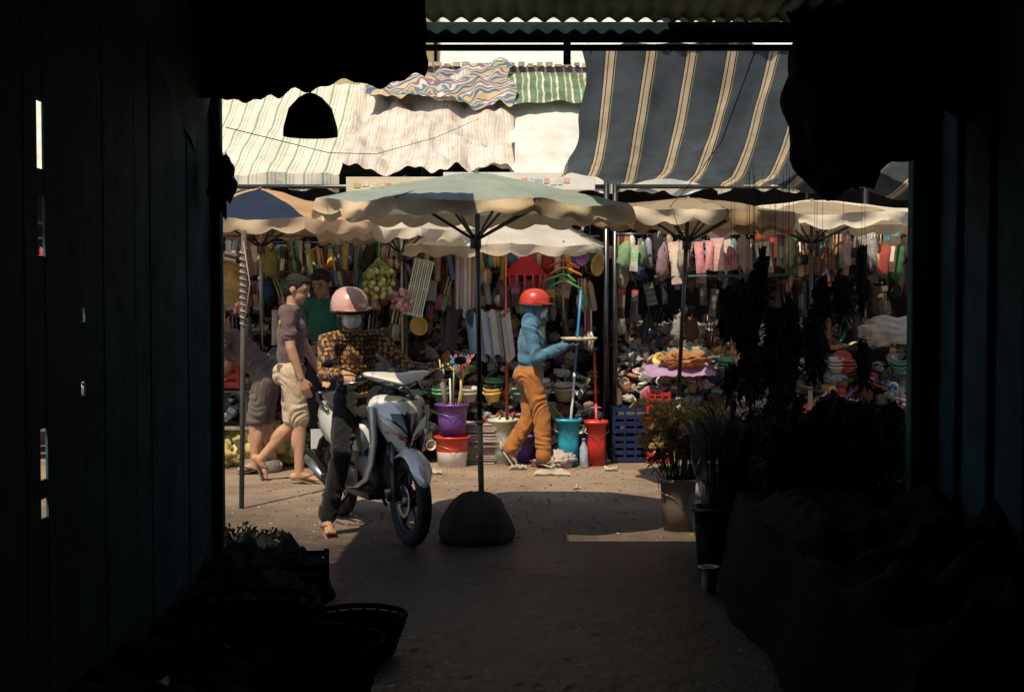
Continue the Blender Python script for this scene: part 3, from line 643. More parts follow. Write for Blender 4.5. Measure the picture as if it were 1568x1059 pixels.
def bucket(mb,x,y,z,r1,r2,h,c,sq=0,c2=None,hd=True,M=None):
    M=M or T(x,y,z)
    prof=[(.001,0),(r1,0),(r1+(r2-r1)*.5,h*.5),(r2-.004,h*.93),(r2+.012,h*.93),(r2+.014,h),(r2-.004,h),(r2-.012,h*.9),(r1-.01,.02),(.001,.02)]
    n=24
    mb.lathe(prof,(lambda i,j:(c2 if (c2 and i in(1,)) else c)),'plastic',n,M=M,sq=sq)
    if hd: mb.tube([M@V((-(r2+.01),0,h*.95)),M@V((-(r2+.01),-r2*.5,h*.75)),M@V((0,-(r2+.025),h*.62)),M@V((r2+.01,-r2*.5,h*.75)),M@V((r2+.01,0,h*.95))],.0025,(.3,.3,.3),'metal',6)
def crate(mb,x,y,z,w_,d_,h,c,rz=0,mt='plastic'):
    M=T(x,y,z)@RZ(rz); n=4
    for i in range(n):
        zz=h*(i+.5)/n
        for s in(-1,1):
            mb.box((0,s*d_/2,zz),(w_-.002*i,.012,h/n*.62),c,mt,M=M); mb.box((s*w_/2,0,zz),(.012,d_-.02,h/n*.62),c,mt,M=M)
    for a in(-1,-.33,.33,1):
        for s in(-1,1): mb.box((a*w_/2*.97,s*(d_/2+.002),h/2),(.02,.018,h),c,mt,M=M)
    for a in(-1,0,1):
        for s in(-1,1): mb.box((s*(w_/2+.002),a*d_/2*.93,h/2),(.018,.02,h),c,mt,M=M)
    mb.box((0,0,.01),(w_-.03,d_-.03,.012),c,mt,M=M)
def heap(mb,x0,x1,y0,y1,z0,z1,n,pal,clear=.2,sz=1):
    for i in range(n):
        u=R.random(); x=R.uniform(x0,x1); y=y0+(y1-y0)*u; z=z0+(z1-z0)*u+R.uniform(-.02,.08)
        k=R.random(); rot=RZ(R.uniform(-pi,pi))@RX(R.uniform(.5,1.7))@RY(R.uniform(-.6,.6)); M=T(x,y,z)@rot; s=R.uniform(.5,1.2)*sz
        if k<clear: mb.ell((0,0,0),(.08*s,.05*s,.07*s),(.6,.6,.58),'film',M=M,nz=.9,ns=16,nu=16,nv=12)
        elif k<clear+.38: pack(mb,M@T(0,0,.08*s),.14*s,.18*s,.05*s,rc(pal),rc(BR),rc(pal))
        elif k<clear+.5: mb.box((0,0,0),(.12*s,.06*s,.08*s),rc(pal),'pack',M=M)
        elif k<clear+.62: basin(mb,M,.085*s,.06*s,rc(pal))
        elif k<clear+.7: mb.tube([(0,0,-.12*s),(0,0,.12*s)],.02*s,rc(pal),'pack',9,M=M)
        else: mb.ell((0,0,0),(.08*s,.055*s,.045*s),rc(pal),'thin',M=M,nz=.8,ns=15,nu=14,nv=10)
# ------------------------------------------------------------------ stalls
def stall(name,x0,x1,yf,yb,shelf):
    rt=empty(name); mb=MB()
    c=(.16,.12,.09)
    for x in(x0,(x0+x1)/2+.3,x1):
        for y in(yf+.1,yb): mb.cyl((x,y,0),(x,y,2.6 if y<yb else 3.6),.025,(.12,.12,.12),'metal')
    for y,z in((yf+.1,2.5),(yb,3.5),(yf+.8,2.2)): mb.cyl((x0,y,z),(x1,y,z),.02,(.12,.12,.12),'metal')
    mb.build('frame',parent=rt); mb=MB()
    for y,z,dp in shelf:
        mb.box(((x0+x1)/2,y,z-.02),(x1-x0-.06,dp,.03),c,'wood'); 
        for i in range(int((x1-x0)/1.1)+1): mb.box((x0+.08+i*1.1,y,z/2-.02),(.05,dp*.8,max(.05,z-.04)),c,'wood')
    mb.build('shelves',parent=rt); mb=MB()
    mb.sheet(lambda u,v:V((x0+(x1-x0)*u,yb+.1+.03*noise.noise(V((u*9,v*3,x0))),3.6*v)),30,10,(.03,.028,.028),'dark'); 
    for x in(x0-.02,x1+.02): mb.sheet(lambda u,v:V((x+.02*noise.noise(V((u*5,v*5,x))),yf+.5+(yb-yf-.4)*u,2.9*v)),12,8,(.05,.045,.04),'dark')
    mb.build('back_tarpaulin',parent=rt)
    return rt
shA=[(13.15,.30,.4),(13.6,.62,.45),(14.1,.95,.5)]
sA=stall('household_goods_stall',-3.4,.86,12.9,15.6,shA)
sB=stall('plastic_goods_stall',.94,4.9,12.9,15.6,[(13.15,.45,.45),(13.65,.75,.5),(14.2,1.0,.5)])
sC=stall('market_stall',-7.2,-3.5,12.9,15.6,shA)
mb=MB()
for (a,b_,p) in [(-3.3,-2.2,WH+BR),(-2.2,-1.3,BR+DR),(-1.3,-.1,WH+BR),(-.1,.8,BR)]:
    hang_row(mb,a,b_,12.98,2.02,p); hang_row(mb,a,b_,13.08,1.75,p,step=(.07,.17),rail=False); hang_row(mb,a,b_,13.05,1.42,p+DR+DR,step=(.09,.24),rail=False,h=(.2,.4)); hang_row(mb,a,b_,13.5,2.1,p+DR); hang_row(mb,a,b_,13.45,1.7,p+DR+DR,step=(.08,.16)); hang_row(mb,a,b_,14.1,2.0,DR); hang_row(mb,a,b_,14.2,1.6,DR)
mb.build('hanging_goods',parent=sA)
mb=MB(); heap(mb,-3.3,.8,12.95,14.2,.34,1.2,620,BR+WH+DR,.08,.95); heap(mb,-3.2,-.7,12.7,12.98,.03,.35,150,WH+BR,.15,.9); heap(mb,-.4,.8,12.9,13.0,.05,.5,70,WH+GY,.2,.9)
for i in range(9):
    x=-1.35+i*.23+R.uniform(-.05,.05); c=rc([(.6,.05,.04),(.05,.25,.42),(.1,.32,.14),(.75,.7,.6),(.25,.1,.33)])
    for k in range(R.randint(1,4)): basin(mb,T(x,12.95+R.uniform(-.04,.04),.55+.035*k)@RX(.15)@RY(R.uniform(-.1,.1)),.085,.09,c if R.random()<.6 else rc(BR))
mb.build('displayed_goods',parent=sA)
mb=MB()
hang_row(mb,.95,1.25,12.98,2.04,[(.3,.5,.28),(.75,.74,.62)],h=(.2,.3),kinds=('pack','bag')); hang_row(mb,1.35,2.1,12.98,2.1,PK,h=(.25,.42),step=(.06,.1),kinds=('pack','pack','bag','slipper'))
hang_row(mb,2.05,2.5,12.98,2.1,[(.8,.78,.74),(.2,.36,.5),(.75,.72,.7)],h=(.2,.3),kinds=('pack','slipper')); hang_row(mb,2.5,3.3,12.98,2.14,DR,h=(.25,.38),kinds=('ladle','ladle','brush','clear')); hang_row(mb,3.3,4.8,12.98,2.1,DR+BR,h=(.2,.4),kinds=('pack','bag','brush'))
hang_row(mb,1.0,4.8,13.15,2.12,PK+DR+DR+BR,h=(.2,.4),kinds=('pack','bag','roll')); hang_row(mb,1.0,4.8,13.3,2.05,PK+DR+DR,h=(.25,.45),kinds=('pack','bag','roll')); hang_row(mb,1.0,4.8,13.9,1.95,DR,h=(.2,.4),kinds=('clear','ladle','bag','pack')); hang_row(mb,1.0,4.8,13.3,1.66,DR,step=(.09,.22),kinds=('bag','ladle','pack','pack'),rail=False); hang_row(mb,1.0,4.8,13.5,1.4,DR+GY,step=(.09,.2),kinds=('bag','ladle','pack','clear'),rail=False)  # inner rows lean on dark colours to put in the stall's interior shade
mb.tube([(1.3,13.0,1.68),(2.6,13.0,1.70)],.010,(.06,.16,.16),'matte',8)
mb.build('hanging_goods',parent=sB)
mb=MB(); heap(mb,1.0,2.2,13.0,13.9,.5,1.2,330,GY+WH,.4,.8); heap(mb,1.3,2.4,12.85,13.1,.4,.95,110,BR+PK,.1,.9); heap(mb,1.0,4.8,13.0,14.3,.52,1.2,380,GY+DR+BR,.2,.9); heap(mb,2.0,4.8,12.75,13.0,.05,.75,200,BR+DR+WH,.15,1.0)
for i in range(22):
    x=1.95+i*.12+R.uniform(-.03,.03); z=R.choice([.82,1.05]); c=rc([(.78,.74,.66),(.8,.76,.7),(.6,.06,.04),(.1,.4,.2),(.7,.35,.3)])
    for k in range(R.randint(2,5)): basin(mb,T(x,12.9+.15*(z>1),z+.03*k)@RX(.2),.075,.06,c)
mb.build('displayed_goods',parent=sB)
mb=MB(); hang_row(mb,-7,-3.6,12.98,2.0,BR); heap(mb,-7,-3.6,12.9,14.2,.36,1.15,160,BR+WH,.1,1.1); mb.build('displayed_goods',parent=sC)
def ob(name,fn,*a,**k):
    mb=MB(); fn(mb,*a,**k); return mb.build(name)
ob('red_bucket',lambda mb:bucket(mb,-.53,12.55,0,.125,.15,.27,(.62,.05,.03),c2=(.75,.72,.68)))
def f(mb):
    bucket(mb,-.53,12.57,.275,.115,.14,.28,(.16,.07,.32))
    for i in range(10):
        a=R.random()*6; mb.tube([(-.53+.04*math.cos(a),12.57+.04*math.sin(a),.4),(-.53+.12*math.cos(a),12.57+.1*math.sin(a),.75+R.random()*.2)],.008,rc(BR),'plastic',6)
ob('purple_bucket',f)
ob('turquoise_bucket',lambda mb:bucket(mb,.50,12.62,0,.085,.105,.42,(.02,.34,.52),sq=.5))
ob('red_bucket',lambda mb:bucket(mb,.75,12.62,0,.075,.095,.40,(.58,.035,.025),sq=.5))
ob('purple_bucket',lambda mb:bucket(mb,.08,12.85,0,.1,.12,.24,(.2,.1,.45)))
ob('white_tub',lambda mb:bucket(mb,-.08,12.8,0,.1,.13,.4,(.6,.68,.55)))
def broom(mb,a,b_,c1,c2):
    a=V(a);b_=V(b_); m_=a.lerp(b_,.5)
    mb.tube([a,m_],.012,c1,'plastic',8); mb.tube([m_,b_],.012,c2,'plastic',8)
ob('mop_handle',broom,(.50,12.62,.1),(.61,12.55,1.56),(.7,.7,.68),(.03,.22,.5))
ob('red_broom_handle',broom,(.76,12.62,.1),(.73,12.6,1.0),(.58,.04,.03),(.58,.04,.03))
def f(mb):
    for i in range(24):
        z=.015*i; mb.box((-.28+R.uniform(-.03,.03),12.85+R.uniform(-.03,.03),z+.01),(.3,.3,.011),rc([(.5,.42,.33),(.6,.55,.5),(.35,.3,.28),(.55,.4,.4)]),'cloth')
ob('mat_stack',f)
for i,(x,z) in enumerate([(1.06,0),(1.06,.26)]): ob('blue_crate',crate,x,12.95,z,.3,.3,.25,(.012,.022,.075),.05)
for i,z in enumerate([0,.22,.44]): ob('red_crate',crate,1.33,12.9,z,.2,.3,.21,(.42,.03,.03),-.08)
ob('purple_plastic_sheet',lambda mb:mb.sheet(lambda u,v:V((1.2+.62*u,12.65+.4*v,.80+.1*v+.05*noise.noise(V((u*4,v*4,1)))+.02*noise.noise(V((u*12,v*9,1))))),18,10,(.4,.27,.45),'plastic'))
ob('orange_bag',lambda mb:mb.ell((1.55,12.85,.93),(.2,.14,.07),(.72,.36,.16),'thin',nz=.9,ns=14,nu=22,nv=16))
def f(mb):
    for i in range(12): mb.ell((R.uniform(-2.75,-1.95),R.uniform(12.35,12.75),R.uniform(.08,.34)),(.2,.15,.12),(.5,.4,.2),'stripe_sack',nz=.6,ns=9,nu=22,nv=16)
ob('yellow_sacks',f)
def f(mb):
    mb.torus((-2.55,12.6,1.62),(0,1,-.2),.2,.012,(.45,.3,.12),'wood'); 
    for i in range(12):
        t=pi*i/12; mb.tube([V((-2.55,12.6,1.62))+V((math.cos(t),0,math.sin(t)))*.2,V((-2.55,12.6,1.62))-V((math.cos(t),0,math.sin(t)))*.2],.005,(.5,.33,.14),'wood',5)
    mb.lathe([(.001,.05),(.1,.04),(.19,0)],(.6,.38,.15),'wood',24,M=T(-2.55,12.62,1.62)@RX(pi/2-.1))
ob('woven_basket',f)
ob('red_crate',crate,-2.6,12.55,.7,.42,.3,.28,(.55,.05,.04))
def f(mb):
    mb.box((-2.6,12.6,.35),(.7,.4,.03),(.3,.25,.2),'wood')
    for x in(-2.9,-2.3):
        for y in(12.45,12.75): mb.box((x,y,.17),(.04,.04,.33),(.3,.25,.2),'wood')
    mb.box((-2.6,12.6,.67),(.6,.36,.02),(.3,.25,.2),'wood')
    for x in(-2.86,-2.34): mb.box((x,12.6,.51),(.04,.3,.29),(.3,.25,.2),'wood')
ob('low_table',f)
ob('bagged_goods',lambda mb:heap(mb,-2.85,-2.35,12.4,12.75,.42,.5,60,[(.4,.5,.6),(.6,.65,.7),(.7,.7,.68)],.3,.8))
def f(mb):
    for i in range(75):
        a=R.random()*6.3; r=.15*math.sqrt(R.random()); z=R.uniform(1.52,1.76)-.3*r; mb.ell((-1.2+r*math.cos(a),12.85+r*.6*math.sin(a),z),(.026,.026,.026),rc([(.45,.55,.08),(.65,.6,.15),(.15,.4,.12),(.7,.65,.3)]),'plastic',nu=8,nv=6)
    for i in range(14):
        a=i*.45; mb.tube([(-1.2,12.85,1.85),(-1.2+.15*math.cos(a),12.85+.1*math.sin(a),1.7),(-1.2+.1*math.cos(a),12.85+.07*math.sin(a),1.48)],.003,(.4,.6,.1),'cloth',4)
    mb.tube([(-1.2,12.85,1.8),(-1.2,12.9,2.1)],.006,(.4,.6,.1),'cloth',6)
ob('bag_of_plastic_balls',f)
def f(mb):
    for i in range(40):
        a=R.random()*6.3; r=.1*math.sqrt(R.random()); mb.ell((-1.0+r*math.cos(a),12.8+r*.6*math.sin(a),R.uniform(1.38,1.56)),(.027,.027,.027),rc([(.6,.2,.25),(.65,.4,.38)]),'plastic',nu=8,nv=6)
    mb.tube([(-1.0,12.8,1.5),(-1.0,12.95,2.05)],.004,(.5,.3,.3),'cloth',5)
ob('bag_of_sponges',f)
def f(mb):
    M=T(-.84,12.8,1.58)@RY(.22)
    for i in range(9): mb.box((-.08+.02*i,0,0),(.012,.01,.52),(.5,.6,.33) if i%2 else (.75,.75,.6),'plastic',M=M)
    for z in(-.24,0,.24): mb.box((0,.008,z),(.19,.012,.02),(.4,.6,.25),'plastic',M=M)
ob('dish_rack',f)
def f(mb):
    for i in range(9):
        x=-.5+.035*(i%5)+R.uniform(-.01,.01); L=R.uniform(1.28,1.5); mb.tube([(x,12.8+.03*(i//5),1.9),(x+.01,12.82,1.88),(x+.01,12.85,L+.02),(x,12.85,L)],[.01,.02,.02,.01],rc([(.75,.68,.56),(.7,.5,.38),(.75,.7,.62),(.4,.3,.3)]),'pack',10)
ob('rolled_mats',f)
def f(mb):
    for k,(z,c) in enumerate([(1.78,(.6,.05,.04)),(1.72,(.7,.25,.05)),(1.66,(.1,.4,.12)),(1.60,(.1,.38,.1))]):
        dx=.03*math.sin(k*2.3); mb.tube([(.32+dx,12.75,z-.02),(.42,12.72,z+.03),(.46,12.72,z+.04),(.5,12.72,z+.03),(.6+dx,12.7,z-.03)],.011,c,'plastic',7)
    mb.tube([(.46,12.72,1.3),(.46,12.72,2.0)],.01,(.3,.2,.15),'wood',6)
ob('clothes_hangers',f)
def f(mb):
    mb.lathe([(.001,.12),(.05,.1),(.12,.04),(.19,-.04),(.2,-.06)],(.62,.04,.05),'thin',16,M=T(.12,12.9,1.75))
    for i in range(16):
        a=i*.39; mb.tube([(.12+.2*math.cos(a),12.9+.2*math.sin(a),1.7),(.12+.18*math.cos(a),12.9+.18*math.sin(a),1.58)],.01,(.6,.08,.12),'cloth',5)
ob('red_food_cover',f)
def f(mb):
    for j in range(3):
        def fn(u,v,j=j):
            return V((-.42+.1*j+.2*u+.05*v,12.72+.05*math.sin(u*9+j)-.02*j,1.35-.4*v+.04*math.sin(u*7)))
        mb.sheet(fn,14,8,[(.05,.08,.14),(.08,.10,.16),(.12,.12,.14)][j],'cloth')
ob('folded_textiles',f)
def f(mb):
    for i in range(60):
        a=R.random()*6.3; t=R.uniform(.1,.6); c=[(.6,.05,.05),(.65,.4,.05),(.1,.4,.12),(.05,.2,.5),(.4,.1,.32)][i%5]
        p=V((-.45,12.5,.80+R.uniform(-.05,.05))); mb.tube([p,p+V((math.cos(a)*.1*t*2,math.sin(a)*.1*t*2,.14))],[.004,.009],c,'matte',5)
    mb.cyl((-.45,12.5,.5),(-.45,12.5,.84),.01,(.6,.5,.1),'plastic')
ob('feather_duster',f)
def f(mb):
    mb.lathe([(.001,0),(.035,0),(.037,.12),(.034,.18),(.014,.22),(.014,.25),(.001,.25)],(.55,.65,.75),'film',16,M=T(.63,12.45,0)); mb.cyl((.63,12.45,.235),(.63,12.45,.26),.017,(.05,.2,.6),'plastic')
ob('water_bottle',f)
ob('red_pole',lambda mb:mb.cyl((-.04,12.75,0),(-.06,12.8,2.1),.016,(.5,.12,.09),'metal'))
ob('white_sack',lambda mb:mb.ell((3.40,12.7,1.2),(.26,.16,.11),(.85,.8,.74),'thin',nz=.7,ns=11,nu=22,nv=16))
# ------------------------------------------------------------------ awnings above the stalls
def awn(name,x0,x1,mat,yf=13.05,zf=2.62,yb=15.3,zb=3.75,sag=.12,val=True,col=(.8,.78,.7),vmat=None,seed=0,nu=80,wr=.05):
    mb=MB()
    def fn(u,v):
        x=x0+(x1-x0)*u; z=zf+(zb-zf)*v-sag*math.sin(pi*v)*(.7+.3*math.sin(u*6+seed))+wr*noise.noise(V((x*3,v*6,seed)))+wr*.6*noise.noise(V((x*9,v*5,seed)))
        return V((x+wr*.4*noise.noise(V((x*2,v*6,seed+9))),yf+(yb-yf)*v+wr*noise.noise(V((x*2,v*3,seed+4))),z))
    mb.sheet(fn,nu,30,col,mat)
    if val:
        def fv(u,v):
            p=fn(u,0); return p+V((0,-.02+.03*v*math.sin(p.x*14),-(.13+.03*abs(math.sin(p.x*9)))*v))
        mb.sheet(fv,nu*2,3,col,vmat or mat)
    return mb.build(name)
awn('green_striped_awning',-3.6,-1.58,'stripe_green',seed=1)
awn('woven_mat_awning',-1.62,.02,'stripe_mat',zf=2.66,zb=3.82,seed=2,wr=.13,val=False,yf=13.0)
awn('white_awning',-.02,1.9,'canopy',zf=2.60,zb=3.8,seed=3,val=True,col=(.88,.85,.78))
awn('green_striped_awning',1.88,5.4,'stripe_green',seed=4); awn('white_awning',-7.4,-3.55,'canopy',seed=5,col=(.82,.8,.74))
mb=MB(); mb.sheet(lambda u,v:V((-1.5+1.5*u+.05*math.sin(v*7),14.45+.95*v,3.47+.48*v+.11*noise.noise(V((u*6,v*3,3)))+.06*math.sin(v*10+u*5)+.05*noise.noise(V((u*18,v*9,3))))),70,40,(.5,.5,.5),'mat_border'); mb.build('patterned_mat')
mb=MB(); mb.sheet(lambda u,v:V((-.08+2*u,14.5+.85*v,3.46+.45*v+.05*noise.noise(V((u*9,v*3,7)))-.02*v)),60,10,(.1,.3,.2),'stripe_green_dark'); mb.build('green_striped_tarpaulin')
def sign(name,x0,x1,y,z0,z1,col,blobs):
    mb=MB(); mb.box(((x0+x1)/2,y,(z0+z1)/2),(x1-x0,.03,z1-z0),col,'plastic')
    x=x0+.06
    for (w_,c) in blobs:
        mb.box((x+w_/2,y-.018,(z0+z1)/2+R.uniform(-.01,.01)),(w_*.8,.006,(z1-z0)*.3),c,'matte'); x+=w_
    return mb.build(name)
sign('shop_sign',-.62,.75,12.9,2.46,2.62,(.78,.76,.68),[(.04+.05*R.random(),R.choice([(.45,.55,.62),(.72,.5,.4),(.78,.76,.68),(.6,.64,.65)])) for i in range(16)])
sign('shop_sign',-1.5,-.66,12.92,2.44,2.58,(.7,.62,.45),[(.05+.05*R.random(),R.choice([(.6,.3,.2),(.65,.5,.2),(.7,.62,.45)])) for i in range(9)])
def building(name,x0,x1,y,h,col,rows,w0):
    rt=empty(name); mb=MB()
    mb.box(((x0+x1)/2,y+3,h/2),(x1-x0,6,h),col,'wall'); mb.build('walls',parent=rt)
    mb=MB()
    for z in rows:
        x=x0+w0
        while x<x1-1:
            mb.box((x,y-.012,z),(1.0,.03,1.2),(.03,.035,.04),'glass'); 
            for s in(-1,1): mb.box((x+s*.54,y-.04,z),(.08,.08,1.36),(.5,.48,.42),'wall')
            for s in(-1,1): mb.box((x,y-.045,z+s*.64),(1.0,.09,.08),(.5,.48,.42),'wall')
            mb.box((x,y-.035,z),(.04,.03,1.2),(.3,.3,.28),'matte'); x+=2.4
    mb.build('windows',parent=rt)
    mb=MB(); mb.box(((x0+x1)/2,y-.1,h+.08),(x1-x0+.3,.5,.16),(.6,.57,.5),'wall'); mb.build('parapet',parent=rt)
building('white_building',-.98,7.5,18.2,8.5,(.85,.85,.83),[6.3],1.2)
building('yellow_building',-9,-1.02,18.0,7.2,(.62,.5,.28),[4.8],1.0)
building('shop_building',-24,-9.2,17.6,6.5,(.6,.58,.52),[2,4.8],1.2); building('shop_building',7.8,24,17.6,7.5,(.5,.5,.45),[2,5.0],1.4)
mb=MB(); mb.sheet(lambda u,v:V((-.86+4.5*u,16.9+1.2*v,4.12+.85*v-.05*math.sin(pi*v)+.02*noise.noise(V((u*9,v*4,2))))),40,10,(.88,.88,.86),'canopy'); mb.build('white_glare_sheet')  # added sloped sheet, catches the sun in place of the overexposed white wall
def corr(mb,x0,x1,y0,y1,z0,z1,col,mat,per=.076,amp=.012):
    n=int((x1-x0)/per*8)
    mb.sheet(lambda u,v:V((x0+(x1-x0)*u,y0+(y1-y0)*v,z0+(z1-z0)*v+amp*math.sin(2*pi*(x1-x0)*u/per))),n,4,col,mat)
mb=MB(); corr(mb,-6,6,15.5,16.9,3.98,4.12,(.3,.27,.24),'metal'); 
mb.box((0,15.5,3.93),(12,.03,.08),(.25,.2,.16),'wood')
for i in range(120): mb.box((-6+i*.1,15.46,3.99+.008*math.sin(i*2.1)),(.06+.03*R.random(),.03,.03+.02*R.random()),rc([(.6,.5,.35),(.4,.33,.25)]),'wood')
mb.build('tin_roof')
# ------------------------------------------------------------------ striped shade cloth at the alley mouth
mb=MB()
def fs(u,v):
    x=.36+2.6*u; yt=7.45+.1*u; y=yt+(9.25-yt)*v
    z=2.84-.57*v-.15*math.sin(pi*v)*(1+.3*u)+.05*noise.noise(V((x*3.4,v*2.5,0)))+.03*noise.noise(V((x*8,v*4,7)))-.10*u*v+.03*math.sin(x*11+v*2)*v
    x+=.04*math.sin(v*5+u*3)*(.5+u)-.07*(1-u)*v*(v-.2)+.05*noise.noise(V((x*4,v*5,2)))
    return V((x,y,z))
mb.sheet(fs,130,46,(.5,.5,.5),'stripe_blue'); mb.build('striped_shade_cloth')
mb=MB()
mb.sheet(lambda u,v:V((1.7+1.4*u,8.6+1.5*v,2.50-.2*v+.22*u-.12*math.sin(pi*v)+.02*noise.noise(V((u*5,v*5,1))))),50,24,(.5,.5,.5),'stripe_blue'); mb.build('striped_shade_cloth')
mb=MB()
for x in(.4,.85,1.3,1.8,2.2):
    mb.tube([(x,7.1,2.86),(x,7.46,2.84)],.004,(.3,.3,.28),'cloth',5)
mb.tube([(1.25,7.3,2.8),(1.2,8.2,2.4),(1.12,9.3,2.2),(1.1,10.5,2.1)],.003,(.05,.05,.05),'cloth',5); mb.tube([(-1.4,7.0,2.35),(-1.1,8.6,2.38),(-.9,9.5,2.46),(-.6,11.2,2.75),(-.3,12.9,3.1)],.0025,(.05,.05,.05),'cloth',5)
mb.build('tie_ropes')
# ------------------------------------------------------------------ covered alley
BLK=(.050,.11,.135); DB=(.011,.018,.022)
def alley():
    rt=empty('covered_alley')
    mb=MB()
    slits={4.44:[(1.66,1.85),(1.93,2.14),(.84,.9),(.96,1.12)],4.86:[(1.19,1.24),(1.445,1.495)]}
    y=-3.0; TH=.008
    while y<7.0:
        y2=y+.22
        ys=[k for k in slits if y<k-.04<y2]
        if ys:
            k=ys[0]; g=.032 if k<4.6 else .028
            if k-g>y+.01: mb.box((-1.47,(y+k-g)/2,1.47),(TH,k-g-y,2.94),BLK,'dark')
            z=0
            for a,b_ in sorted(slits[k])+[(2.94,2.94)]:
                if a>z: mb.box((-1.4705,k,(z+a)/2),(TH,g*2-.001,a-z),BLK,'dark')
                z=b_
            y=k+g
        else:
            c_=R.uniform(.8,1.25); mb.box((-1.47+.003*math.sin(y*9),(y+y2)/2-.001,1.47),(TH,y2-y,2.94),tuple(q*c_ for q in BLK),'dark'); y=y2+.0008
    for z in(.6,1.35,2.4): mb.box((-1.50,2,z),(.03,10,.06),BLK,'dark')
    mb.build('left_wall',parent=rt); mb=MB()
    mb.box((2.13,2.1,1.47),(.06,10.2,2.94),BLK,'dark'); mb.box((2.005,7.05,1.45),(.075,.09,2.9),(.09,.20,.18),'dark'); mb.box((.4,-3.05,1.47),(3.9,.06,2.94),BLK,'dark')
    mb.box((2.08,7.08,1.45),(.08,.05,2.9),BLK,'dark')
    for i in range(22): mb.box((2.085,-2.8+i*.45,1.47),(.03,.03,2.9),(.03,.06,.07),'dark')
    mb.build('right_and_back_walls',parent=rt)
    mb=MB(); corr(mb,-1.8,2.7,-3.2,7.0,2.98,2.872,(.5,.58,.48),'dark',.09,.012)
    corr(mb,-1.8,-.45,6.95,7.5,2.90,2.95,(.25,.3,.26),'dark',.09,.014); corr(mb,.75,2.7,6.95,7.45,2.90,2.94,(.5,.58,.48),'dark',.09,.014)  # added eave panels, hidden above the beam, block sun to shape the ground patch
    mb.build('corrugated_roof',parent=rt); mb=MB()
    mb.box((.45,7.06,2.822),(4.0,.06,.094),(.03,.055,.055),'dark'); mb.box((.45,7.11,2.755),(4.0,.02,.03),(.05,.09,.09),'dark')
    for y in(4.6,5.8): mb.box((.4,y,2.87),(3.9,.06,.1),BLK,'dark')
    mb.box((.27,7.02,2.72),(.035,.05,.12),BLK,'dark')
    mb.box((-1.455,6.98,1.45),(.07,.07,2.9),BLK,'dark')
    mb.build('beams',parent=rt)
alley()
def dsheet(name,fn,nu=24,nv=16,col=BLK,mat='dark'):
    mb=MB(); mb.sheet(fn,nu,nv,col,mat); return mb.build(name)
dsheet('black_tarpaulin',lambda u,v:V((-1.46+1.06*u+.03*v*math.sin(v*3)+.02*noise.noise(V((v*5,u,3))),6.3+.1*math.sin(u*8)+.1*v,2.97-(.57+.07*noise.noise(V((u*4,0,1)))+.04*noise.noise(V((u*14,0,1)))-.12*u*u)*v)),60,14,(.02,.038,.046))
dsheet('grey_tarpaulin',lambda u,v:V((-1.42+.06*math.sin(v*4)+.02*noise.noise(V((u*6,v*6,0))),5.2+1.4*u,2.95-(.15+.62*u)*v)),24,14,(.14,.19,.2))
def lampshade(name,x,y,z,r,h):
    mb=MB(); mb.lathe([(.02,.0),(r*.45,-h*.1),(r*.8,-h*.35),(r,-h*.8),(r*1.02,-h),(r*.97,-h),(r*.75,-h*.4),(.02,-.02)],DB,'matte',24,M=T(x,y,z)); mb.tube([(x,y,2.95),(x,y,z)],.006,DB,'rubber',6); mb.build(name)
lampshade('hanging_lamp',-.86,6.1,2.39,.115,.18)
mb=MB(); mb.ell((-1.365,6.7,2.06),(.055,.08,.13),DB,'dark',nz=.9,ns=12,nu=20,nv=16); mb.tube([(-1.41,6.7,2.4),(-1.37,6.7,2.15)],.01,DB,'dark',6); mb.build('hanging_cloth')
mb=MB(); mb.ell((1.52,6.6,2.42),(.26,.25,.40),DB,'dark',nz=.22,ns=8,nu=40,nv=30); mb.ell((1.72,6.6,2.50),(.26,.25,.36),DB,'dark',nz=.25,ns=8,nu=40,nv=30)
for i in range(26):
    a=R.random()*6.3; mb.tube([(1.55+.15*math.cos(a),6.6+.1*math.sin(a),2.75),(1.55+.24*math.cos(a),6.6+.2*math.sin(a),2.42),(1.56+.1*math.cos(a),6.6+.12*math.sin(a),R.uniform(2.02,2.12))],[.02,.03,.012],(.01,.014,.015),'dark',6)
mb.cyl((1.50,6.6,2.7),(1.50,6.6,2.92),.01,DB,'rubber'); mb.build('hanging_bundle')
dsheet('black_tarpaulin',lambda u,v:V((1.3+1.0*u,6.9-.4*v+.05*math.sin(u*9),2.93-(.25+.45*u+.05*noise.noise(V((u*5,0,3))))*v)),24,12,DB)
def basket(mb,x,y,z,r,h,c=(.006,.007,.008)):
    for i in range(6):
        rr=r*(.75+.25*i/5); mb.torus((x,y,z+h*i/5+.01),(0,0,1),rr,.012,c,'dark',28,6)
    for i in range(20):
        a=2*pi*i/20; mb.tube([(x+r*.74*math.cos(a),y+r*.74*math.sin(a),z),(x+r*1.0*math.cos(a),y+r*1.0*math.sin(a),z+h)],.007,c,'dark',5)
    mb.lathe([(.001,.02),(r*.72,.02),(r*.95,h*.9)],(.004,.004,.004),'dark',20,M=T(x,y,z))
ob('wicker_basket',lambda mb:basket(mb,-.66,6.1,0,.2,.14)); ob('wicker_basket',lambda mb:basket(mb,-1.05,5.6,0,.28,.3)); ob('wicker_basket',lambda mb:basket(mb,-.74,5.4,0,.25,.2))
ob('dark_crate',crate,-1.18,7.2,0,.46,.4,.2,(.006,.007,.008),.1,'dark')
mb=MB()
mb.sheet(lambda u,v:V((-1.45+.85*u*(1-.45*v)+.03*math.sin(v*30)+.04*noise.noise(V((v*12,1,1)))*u,4.3+3.3*v,.22+.12*noise.noise(V((u*4,v*9,3)))+.05*noise.noise(V((u*12,v*28,3)))-.22*u**4)),40,90,(.008,.010,.011),'dark'); mb.build('covered_produce')
